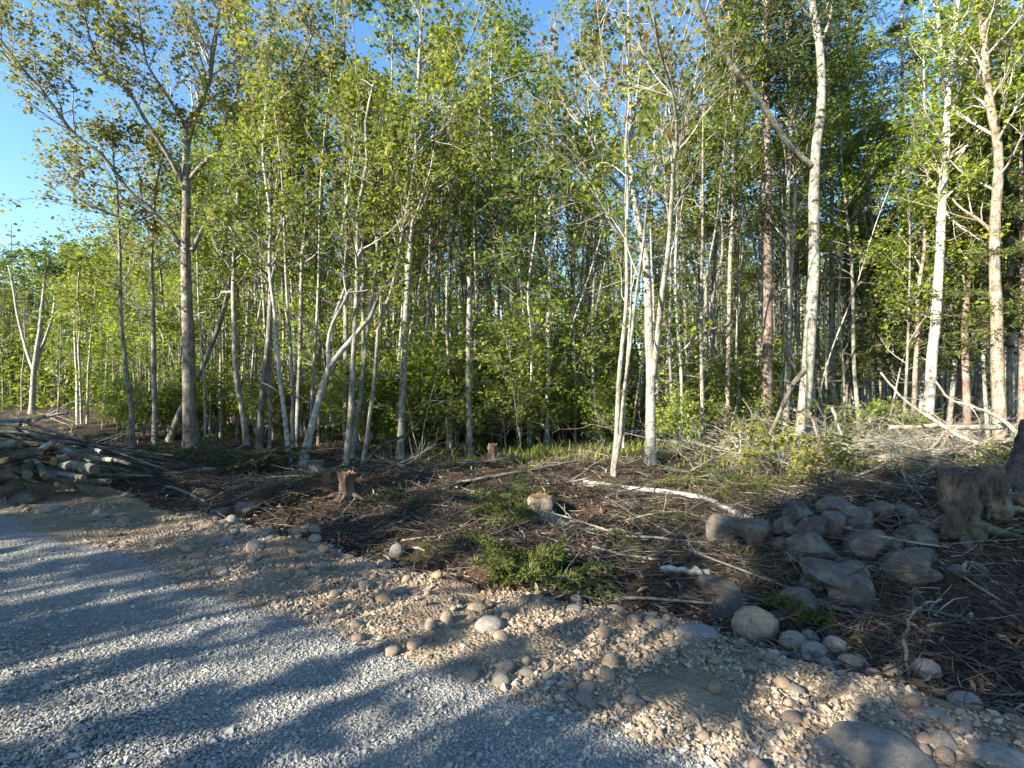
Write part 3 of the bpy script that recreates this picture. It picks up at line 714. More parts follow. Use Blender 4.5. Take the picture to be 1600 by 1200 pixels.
BR = [brush_proto(300 + i, 1.7) for i in range(4)] + [brush_proto(320, 1.3, 5, 'wood_brown')]
BRUSH = [(1115, 720, 0), (1160, 700, 1), (1190, 735, 2), (1235, 712, 3), (1290, 735, 0), (1330, 700, 1), (1370, 735, 2), (1420, 722, 3), (1455, 742, 4), (1500, 735, 1),
         (1540, 722, 0), (1580, 742, 2), (1350, 668, 3), (1420, 660, 1), (1150, 660, 0), (1100, 745, 2), (1395, 770, 4), (1330, 760, 4), (690, 905, 4), (1000, 800, 4), (1060, 850, 2),
         (1560, 880, 0), (1480, 850, 3), (480, 775, 4), (360, 760, 4), (160, 700, 1), (120, 668, 0), (1210, 870, 2), (980, 730, 1), (620, 730, 3), (230, 745, 4), (1130, 690, 3), (1175, 672, 2), (1210, 725, 1), (1265, 720, 0), (1310, 722, 2), (1350, 735, 3), (1390, 700, 0), (1410, 745, 1), (1450, 705, 2), (1480, 720, 0), (1520, 700, 3), (1560, 705, 1), (1590, 720, 2), (1295, 690, 1), (30, 690, 1), (90, 690, 2), (60, 668, 3), (150, 735, 4), (190, 730, 2), (125, 700, 0), (10, 720, 4)]
BR += [brush_proto(330 + i, 2.6, 6) for i in range(3)]
BRUSH += [(1118, 705, 5), (1150, 722, 6), (1182, 705, 7), (1205, 690, 5), (1300, 712, 6), (1335, 725, 7), (1372, 705, 5), (1405, 722, 6), (1440, 705, 7), (1490, 712, 5), (1530, 728, 6), (1580, 712, 7), (1270, 742, 5), (1160, 690, 7)]
BRL = []
for i, (px, py, k) in enumerate(BRUSH):
    q = gp(px, py); o = bpy.data.objects.new('dead_brush', BR[k]); COL.objects.link(o)
    s = rg.uniform(.6, 1.0) * (q[1] / 8.5) ** .6; o.location = (q[0], q[1], q[2] + .03); o.rotation_euler = (rg.normal(0, .12), rg.normal(0, .12), rg.random() * 6.28); o.scale = (s, s, s * (.5 if k == 4 or q[1] < 7 else .9))
    tag(o, 'bare grey brush of dead branches with many thin twigs' if k != 4 else 'low brown brush of broken twigs lying on the slash', 'brush', 'grey dead brush at the wood edge' if k != 4 else 'low brown brush on the slash'); BRL.append((o, k, q[0], q[1]))

# loose sticks, alike
SP = []
for i in range(6):
    r_ = np.random.default_rng(400 + i); g = G(); P, R = grow(np.zeros((1, 3)), np.array([[1, 0, .02]]), np.array([.9]), np.array([.011]), 9, .07, 0, r_, .5); P[:, :, 2] *= .4
    tube(g, P, R, 6, None, 0, True)
    i1, t, p, d, r = sprout(P, R, 3, .3, .9, .6, r_); d[:, 2] = np.abs(d[:, 2]) * .4; A, RA = grow(p, d, .15 + .2 * r_.random(3), r * .5, 5, .12, 0, r_); tube(g, A, RA, 4)
    SP.append(g.mesh('stick', [['wood_dead', 'wood_brown', 'bark_grey'][i % 3]]))
q = clear_pts(120, rg, 1.2, 8.5, 7)
for i, p in enumerate(q):
    k = i % 6; o = bpy.data.objects.new('stick', SP[k]); COL.objects.link(o)
    a = rg.random() * 6.28; dx, dy = .4 * math.cos(a), .4 * math.sin(a); sl = (T1(p[0] + dx, p[1] + dy) - p[2]) / .4
    o.location = (p[0], p[1], p[2] + .025); o.rotation_euler = (0, -math.atan(sl), a); s = rg.uniform(.5, 1.5); o.scale = (s, s, s)
    c = ['pale grey', 'brown', 'dull grey'][k % 3]
    tag(o, c + ' loose stick lying on the slash of the clearing', 'stick', c + ' loose sticks on the slash')

# ------------------------------------------------------------------ stumps
def stump(name, label, px, py, w, h, mat, topmat, seed, Y=None, flare=1.35, jag=.12, roots=5):
    rg = np.random.default_rng(seed); b = gp(px, py) if Y is None else pt(px, py, Y)
    r = w / FPX * b[1] / 2; H = h / FPX * b[1]; root = empty(name, b); S = 22
    a = np.arange(S) / S * 2 * np.pi; g = G(); P = []
    lob = 1 + .10 * np.sin(3 * a + seed) + .07 * np.sin(5 * a + 2 * seed)
    zs = [-.12, 0.02, .12, .28, .45, .62, .8, 1.0]
    for z in zs:
        f = 1 + (flare - 1) * max(0, 1 - max(z, 0) * 3) ** 1.5
        zz = np.full(S, z * H) + (jag * H * (rg.random(S) - .3) if z == 1.0 else 0)
        lb = lob * (1 + .10 * rg.normal(0, 1, S)) * (1 + .08 * rg.normal()); f *= .93 + .07 * math.cos(z * 5 + seed)
        P.append(np.stack([r * f * lb * np.cos(a) + .1 * r * z * math.sin(seed), r * f * lb * np.sin(a), zz], 1))
    P = np.array(P); k = np.arange(len(zs) - 1)[:, None] * S; s_ = np.arange(S)[None]; s2 = (s_ + 1) % S
    g.add(P, np.stack([k + s_, k + s2, k + S + s2, k + S + s_], -1).reshape(-1, 4))
    if roots:
        ra = rg.random(roots) * 6.283; d = np.stack([np.cos(ra), np.sin(ra), np.full(roots, -.25)], 1)
        RP_, RR = grow(d * r * .8 * [1, 1, 0] + [0, 0, H * .12], d, np.full(roots, r * 2.4), np.full(roots, r * .32), 6, .12, 0, rg); tube(g, RP_, RR, 6)
    g.obj('bark', [mat], root)
    g = G(); Vt = np.concatenate([P[-1] * [.97, .97, 1], [[0, 0, H * (.93 + jag * .2)]]])
    g.add(Vt, None, None, 0, np.stack([np.arange(S), (np.arange(S) + 1) % S, np.full(S, S)], 1)); g.obj('cut_top', [topmat], root)
    return tag(root, label, 'stump')
stump('tree_stump', 'reddish brown splintered stump on the left slash', 541, 776, 26, 36, 'wood_brown', 'cut_wood_orange', 1, jag=.16)
stump('tree_stump', 'thin reddish stump piece beside the splintered stump', 511, 768, 11, 28, 'cut_wood_orange', 'cut_wood_orange', 2, jag=.22, roots=0)
stump('tree_stump', 'pale torn stump in the mound at the middle', 845, 806, 40, 30, 'bark_shaggy', 'cut_wood_orange', 3, jag=.2)
stump('tree_stump', 'tall dark mossy stump at right above the rocks', 1498, 826, 56, 86, 'bark_dark', 'bark_dark', 4, jag=.10)
stump('tree_stump', 'dark mossy stump behind the tall one at right', 1551, 800, 38, 66, 'bark_dark', 'bark_dark', 5, jag=.10)
stump('tree_stump', 'small rotten brown stump in the grass by the snag', 770, 720, 15, 24, 'wood_brown', 'wood_brown', 6, jag=.25)
stump('tree_stump', 'low grey stump right of the leaning birch', 492, 735, 22, 14, 'bark_grey', 'cut_wood', 7)
def log(name, label, a, b, r, mat, endmat, group=None, cat='log', rg=rng, taper=.85):
    a = np.array(a, float); b = np.array(b, float); o = empty(name, a); C = spline(np.array([a - a, (b - a) * .5 + rg.normal(0, .015, 3), b - a]), 9)
    R = r * np.linspace(1, taper, 9) * (1 + .04 * rg.normal(0, 1, 9)); g = G(); tube(g, C, R, 12)
    if np.linalg.norm(b - a) > .9:
        i1, t, p, d, rr = sprout(C[None], R[None], 2, .2, .9, .8, rg); A, RA = grow(p, d, np.full(2, r * 2.2), rr * .35, 4, .1, 0, rg, .8); tube(g, A, RA, 6, None, 0, True)
    g.obj('bark', [mat], o)
    for e, sg in ((0, -1), (8, 1)):
        T = nrm(C[1] - C[0]) * sg if e == 0 else nrm(C[8] - C[7]); ref = np.array([0, 0, 1.]); U = nrm(np.cross(T, ref)); W = np.cross(T, U)
        aa = np.arange(14) / 14 * 6.2832; V = C[e] + T * .003 + R[e] * .96 * (np.cos(aa)[:, None] * U + np.sin(aa)[:, None] * W)
        V = np.concatenate([V, [C[e] + T * .006]]); g2 = G()
        g2.add(V, None, None, 0, np.stack([np.arange(14), (np.arange(14) + 1) % 14, np.full(14, 14)], 1)); g2.obj('cut_end', [endmat], o)
    return tag(o, label, cat, group)
log('fallen_log', 'grey log with orange cut end at right frame edge', pt(1528, 786, 5.0), pt(1604, 780, 4.4), .075, 'bark_grey', 'cut_wood_orange')
stick('leaning_log', 'dark leaning trunk at the right frame edge by the stumps', [(1574, 812), (1582, 760), (1594, 722), (1612, 660)], 30, 26, 'bark_dark', [4.7, 4.7, 4.75, 4.8], cat='log', S=12)

# ------------------------------------------------------------------ log pile on the left
LP = [((0 - 60, 742), (62, 706), 7.0, 6.75, 13, 'bark_dark', 'longest grey log across the front of the log pile'),
      ((62, 704), (84, 690), 6.9, 6.8, 9, 'bark_birch', 'pale upturned branch end on top of the long front log'),
      ((84, 721), (142, 703), 6.6, 7.2, 12, 'bark_dark', 'log angled back right with its cut end facing the road'),
      ((100, 716), (139, 711), 6.9, 7.0, 8, 'bark_grey', 'thin pale log under the angled log'),
      ((100, 727), (148, 733), 7.4, 6.7, 17, 'bark_pale', 'fat pale birch log with round cut end in the pile'),
      ((92, 742), (131, 746), 7.2, 6.6, 9, 'bark_grey', 'thin log below the fat birch log'),
      ((52, 722), (72, 744), 7.3, 6.5, 13, 'bark_dark', 'log pointing at the road with yellow cut end in the pile'),
      ((36, 712), (43, 742), 7.5, 6.5, 15, 'bark_dark', 'thick log pointing at the road left of the yellow ended one'),
      ((136, 714), (176, 719), 7.3, 7.0, 8, 'bark_pale', 'pale birch piece at the right end of the pile'),
      ((140, 704), (158, 706), 7.6, 7.5, 6, 'bark_birch', 'short white birch piece behind the right end of the pile'),
      ((165, 716), (204, 725), 7.1, 6.9, 6, 'bark_pale', 'slim log trailing off right of the pile'),
      ((0 - 40, 760), (12, 742), 7.2, 6.6, 16, 'bark_dark', 'low log at the left frame edge of the pile'),
      ((20, 735), (100, 760), 7.3, 6.6, 11, 'bark_dark', 'dark bottom log of the pile near the long boulder'),
      ((110, 752), (170, 752), 7.2, 6.9, 9, 'bark_grey', 'grey bottom log right of the dark one'),
      ((-60, 700), (30, 692), 7.8, 7.4, 13, 'bark_grey', 'grey log behind the long front log'),
      ((20, 712), (95, 698), 7.8, 7.5, 12, 'bark_dark', 'dark log behind the upturned pale end'),
      ((95, 702), (150, 722), 8.0, 7.3, 10, 'bark_grey', 'grey log crossing behind the fat birch log'),
      ((-50, 655), (46, 657), 8.6, 8.4, 8, 'bark_pale', 'pale pole on the very top of the pile'),
      ((-40, 670), (32, 664), 8.3, 8.2, 7, 'bark_pale', 'second pale pole near the top of the pile'),
      ((56, 656), (70, 650), 8.3, 8.3, 6, 'bark_birch', 'short white stub on top of the pole heap'),
      ((70, 652), (106, 645), 8.6, 8.7, 5, 'bark_birch', 'thin white pole sticking up right on the heap')]
for (p0, p1, Y0, Y1, w, mat, lab) in LP:
    a = pt(*p0, Y0); b = pt(*p1, Y1); log('log', lab, a, b, w / FPX * (Y0 + Y1) / 4, mat, 'cut_wood', 'logs in the roadside pile')
r_ = np.random.default_rng(55)
for i in range(64):   # thin poles and tops behind the logs
    Yp = r_.uniform(7.7, 9.4); zt = T1(-7.5, Yp)
    xc = r_.uniform(-9.6, -7.0); L = r_.uniform(1.6, 3.2); z = max(.12, r_.uniform(.1, 1.0) * (1 - .16 * max(0, xc + 8.4)))
    dz = r_.normal(-.12, .16); a = np.array([xc - L / 2, Yp + r_.normal(0, .35), z + L * .05]); b = np.array([xc + L / 2, Yp + r_.normal(0, .6), z + dz])
    b[2] = max(min(b[2], .85 - .42 * max(0, b[0] + 7.8)), T1(b[0], b[1]) + .03); g = G(); C = spline(np.array([a, (a + b) / 2 + r_.normal(0, .06, 3), b]) - a, 9)
    R = r_.uniform(.014, .034) * np.linspace(1, .5, 9); tube(g, C, R, 7, None, 0, True)
    i1, t, p, d, rr = sprout(C[None], R[None], 3, .3, 1, .5, r_); A, RA = grow(p, d, .2 + .4 * r_.random(3), rr * .5, 5, .12, 0, r_); tube(g, A, RA, 4)
    o = g.obj('pole', [['bark_grey', 'wood_brown', 'bark_dark'][i % 3]]); o.location = a
    tag(o, 'thin delimbed pole stacked in the heap behind the logs', 'pole', 'thin poles heaped behind the log pile')

# ------------------------------------------------------------------ conifer boughs and low firs
def bough_geo(g, o, d, L, rg, nmat=1, dens=26, nl=.05, side=.42, droop=-.05):
    P, R = grow(o, d, L, np.maximum(L * .010, .004), 7, .06, droop, rg, .3); tube(g, P, R, 4, None, 0)
    n = len(o); m = 9
    idx = np.repeat(np.arange(n), m * 2); t = np.tile(np.linspace(.12, 1, m), 2 * n).reshape(n, 2, m).reshape(-1)
    sg = np.tile(np.repeat([1, -1], m), n)
    p, Tn, r = at_t(P, R, idx, np.clip(t + rg.normal(0, .02, len(t)), 0, 1)); up = np.array([0, 0, 1.]); sd = nrm(np.cross(Tn, up + rg.normal(0, .2, (len(t), 3)))) * sg[:, None]
    dd = Tn * .65 + sd * .8 + rg.normal(0, .12, (len(t), 3)); Ls = np.asarray(L)[idx] * side * (1.1 - .75 * t) * (.7 + .5 * rg.random(len(t)))
    B, RB = grow(p, dd, Ls, np.full(len(p), .0025), 4, .08, droop, rg); tube(g, B, RB, 3, None, 0)
    i3 = np.repeat(np.arange(len(B)), dens); t3 = rg.random(len(i3)); q, T3, _ = at_t(B, RB, i3, t3)
    a = nrm(T3 * .9 + rg.normal(0, .6, q.shape)); b = nrm(np.cross(a, rg.normal(0, 1, q.shape))) * nl * .10
    e = q + a * nl * (.6 + .6 * rg.random(len(q)))[:, None]
    V = np.stack([q - b, q + b, e + b * .5, e - b * .5], 1)
    g.add(V, np.arange(len(q) * 4).reshape(-1, 4), np.clip(.5 + .5 * (rg.random(len(B)) - .5)[i3] + rg.normal(0, .15, len(i3)), 0, 1), nmat)
def bough_pile(name, label, px, py, seed, n=14, L=.55, up=.6, mat='needle_bright', s=1, cat='boughs'):
    rg = np.random.default_rng(seed); b = gp(px, py); g = G(); a = rg.random(n) * 6.283
    d = np.stack([np.cos(a), np.sin(a), up * rg.random(n)], 1); o = rg.normal(0, .12 * s, (n, 3)) * [1, 1, .3] + [0, 0, .05]
    bough_geo(g, o, d, np.full(n, L) * (.6 + .6 * rg.random(n)) * s, rg, 1, 22, .045, droop=-.12)
    o = g.obj(name, ['wood_brown', mat]); o.location = b; return tag(o, label, cat)
bough_pile('fir_boughs', 'heap of cut green fir boughs in the middle of the slash', 820, 908, 1, 26, .42, 1.6)
bough_pile('fir_boughs', 'smaller fir bough heap above the big one, beside the torn stump', 800, 800, 2, 16, .55, 1.0)
bough_pile('fir_boughs', 'flat scatter of fir boughs right of the big bough heap', 905, 900, 3, 8, .4, .2, 'needle')
bough_pile('fir_boughs', 'fir boughs behind the pale stick in the right slash', 985, 850, 4, 12, .6, .2)
bough_pile('fir_boughs', 'thin fir sprig hanging by the greenish boulder', 1300, 975, 5, 7, .4, .8)
bough_pile('fir_boughs', 'fir boughs on the brow of the middle mound', 835, 752, 6, 12, .6, .4, 'needle')
bough_pile('fir_boughs', 'dull fir boughs on the dark slash left of centre', 640, 778, 7, 10, .6, .2, 'needle')
bough_pile('fir_boughs', 'fir boughs lying under the fallen birch pole', 1060, 822, 8, 14, .7, .2, 'needle')
bough_pile('fir_boughs', 'fir boughs beyond the birch pole by the brush', 1140, 765, 9, 16, .8, .4)
bough_pile('fir_boughs', 'mossy fir boughs in the brush left of the yellow bush', 1085, 742, 10, 14, .9, .4, 'needle')
for i, (px, py, lab) in enumerate([(225, 735, 'low fir scrub just right of the log pile'), (268, 722, 'low fir scrub left of the big maple foot'), (330, 728, 'low dark fir scrub right of the big maple foot'),
                                   (385, 738, 'low fir scrub below the dark slanting trunk'), (410, 722, 'small fir scrub left of the leaning birch'), (160, 690, 'sunlit fir scrub behind the log pile')]):
    bough_pile('fir_scrub', lab, px, py, 30 + i, 22, .75, 1.0, 'needle' if i != 5 else 'needle_bright', 1.15, 'shrub')

# ------------------------------------------------------------------ trees of the wood's edge, each from its own stems
def traced(name, label, stems, bark, leaf, Y=None, seed=0, dens=2.2, L1=1.5, nl=9, ls=.075, t0=.45, flare=1.35, n2=6, L2=.5, cat='tree', bare=False, flat=.5, clump=.5, up=.07, lowtwig=3):
    """stems: (points, width at start, width at end, first leafy share)"""
    rg = np.random.default_rng(1000 + seed)
    (bx, by) = stems[0][0][0]
    base = gp(bx, by) if Y is None else pt(bx, by, Y)
    if Y is not None: base[2] = T1(base[0], base[1])
    Y0 = base[1]; root = empty(name, base); gt = G(); gc = G(); nleafy = 0
    for i, st in enumerate(stems):
        pts, w0, w1 = st[:3]; tl = st[3] if len(st) > 3 else (t0 if i == 0 else .15)
        pts = np.array(pts, float); ln = np.r_[0, np.cumsum(np.linalg.norm(np.diff(pts, axis=0), axis=1))] / FPX * Y0
        sl = 0 if i == 0 else st[4] if len(st) > 4 else rg.choice([-1, 1]) * rg.uniform(.15, .5)
        P3 = np.array([pt(x, y, Y0 + sl * l) for (x, y), l in zip(pts, ln)]) - base
        if i == 0: P3[0, 2] = -.08
        K = int(np.clip(ln[-1] * 3, 8, 30)); C = spline(P3, K); t = np.linspace(0, 1, K)
        C[1:] += np.cumsum(rg.normal(0, .006, (K - 1, 3)), 0) * [0.6, 1.5, 0]
        R = .80 * (w0 + (w1 - w0) * t ** .9) / FPX * Y0 / 2
        if i == 0: R = R * (1 + (flare - 1) * np.exp(-t * ln[-1] / .22))
        R = R * (1 + .03 * rg.normal(0, 1, K))
        tube(gt, C, R, 12 if w0 > 10 else 8, None, 0, bare)
        if not bare:
            n1 = max(2, int(dens * ln[-1] * (1 - tl)))
            crown(gc, C[None], R[None], rg, n1, L1, n2, L2, nl, ls, tl, 1., .85, up, .7, 0, 1, flat, .15, .5, clump=clump)
            j, tt, p, d, r = sprout(C[None], R[None], 1, .97, 1, .2, rg)
        if lowtwig and i == 0:   # dead twigs low on the trunk
            j, tt, p, d, r = sprout(C[None], R[None], lowtwig, .12, .6, 1.3, rg); A, RA = grow(p, d, .2 + .6 * rg.random(lowtwig), np.minimum(r * .3, .012), 6, .12, .03, rg); tube(gt, A, RA, 4)
            j, tt, p, d, r = sprout(A, RA, 3, .3, 1, .6, rg); A, RA = grow(p, d, .1 + .3 * rg.random(len(p)), r * .5, 4, .15, .03, rg); tube(gt, A, RA, 3)
    gt.obj('trunk', [bark], root)
    if not bare: gc.obj('crown', ['twig', leaf], root)
    return tag(root, label, cat)

traced('maple_tree', 'big maple at left with spreading limbs and olive yellow leaves', [
    ([(300, 697), (297, 640), (295, 560), (292, 480), (290, 420), (290, 360), (291, 290), (290, 262), (293, 215), (310, 165), (325, 120), (330, 80), (338, 30), (342, -60)], 27, 4, .62),
    ([(284, 392), (266, 360), (232, 326), (200, 298), (165, 250), (140, 228), (110, 205), (70, 150), (35, 110), (0, 65), (-40, 20)], 10, 3, .55),
    ([(287, 290), (270, 255), (245, 215), (225, 185), (205, 150), (188, 132), (160, 105), (140, 60), (125, 0)], 10, 2, .4),
    ([(293, 205), (268, 160), (245, 125), (230, 100), (222, 60), (215, 0)], 7, 2, .2),
    ([(298, 278), (325, 248), (352, 236), (372, 229), (396, 215), (430, 168), (475, 95), (492, 45)], 9, 2, .4),
    ([(300, 392), (322, 345), (346, 312), (360, 290), (361, 258), (386, 205), (400, 150), (420, 90), (430, 20)], 10, 2, .4),
    ([(190, 132), (212, 152), (245, 168), (275, 188)], 4, 3, .3), ([(222, 315), (215, 260), (200, 225), (185, 200)], 4, 1.5, .2),
    ([(118, 210), (115, 180), (116, 140)], 3, 1.5, .9), ([(340, 242), (352, 190), (372, 140), (380, 80), (378, 10)], 6, 2, .2),
    ([(362, 285), (400, 262), (445, 225), (470, 190)], 5, 2, .3), ([(200, 298), (165, 292), (135, 280), (112, 262)], 4, 1.5, .3), ([(240, 335), (200, 345), (165, 330), (130, 318), (108, 296)], 4, 1.5, .3)],
    'bark_maple', 'leaf_olive', seed=1, dens=6.2, L1=1.5, nl=11, ls=.08, n2=9, lowtwig=4)
EXT = lambda pts, top, dx=0, k=3: pts + [(pts[-1][0] + dx * (j + 1) / k + random.uniform(-6, 6), pts[-1][1] + (top - pts[-1][1]) * (j + 1) / k) for j in range(k)]
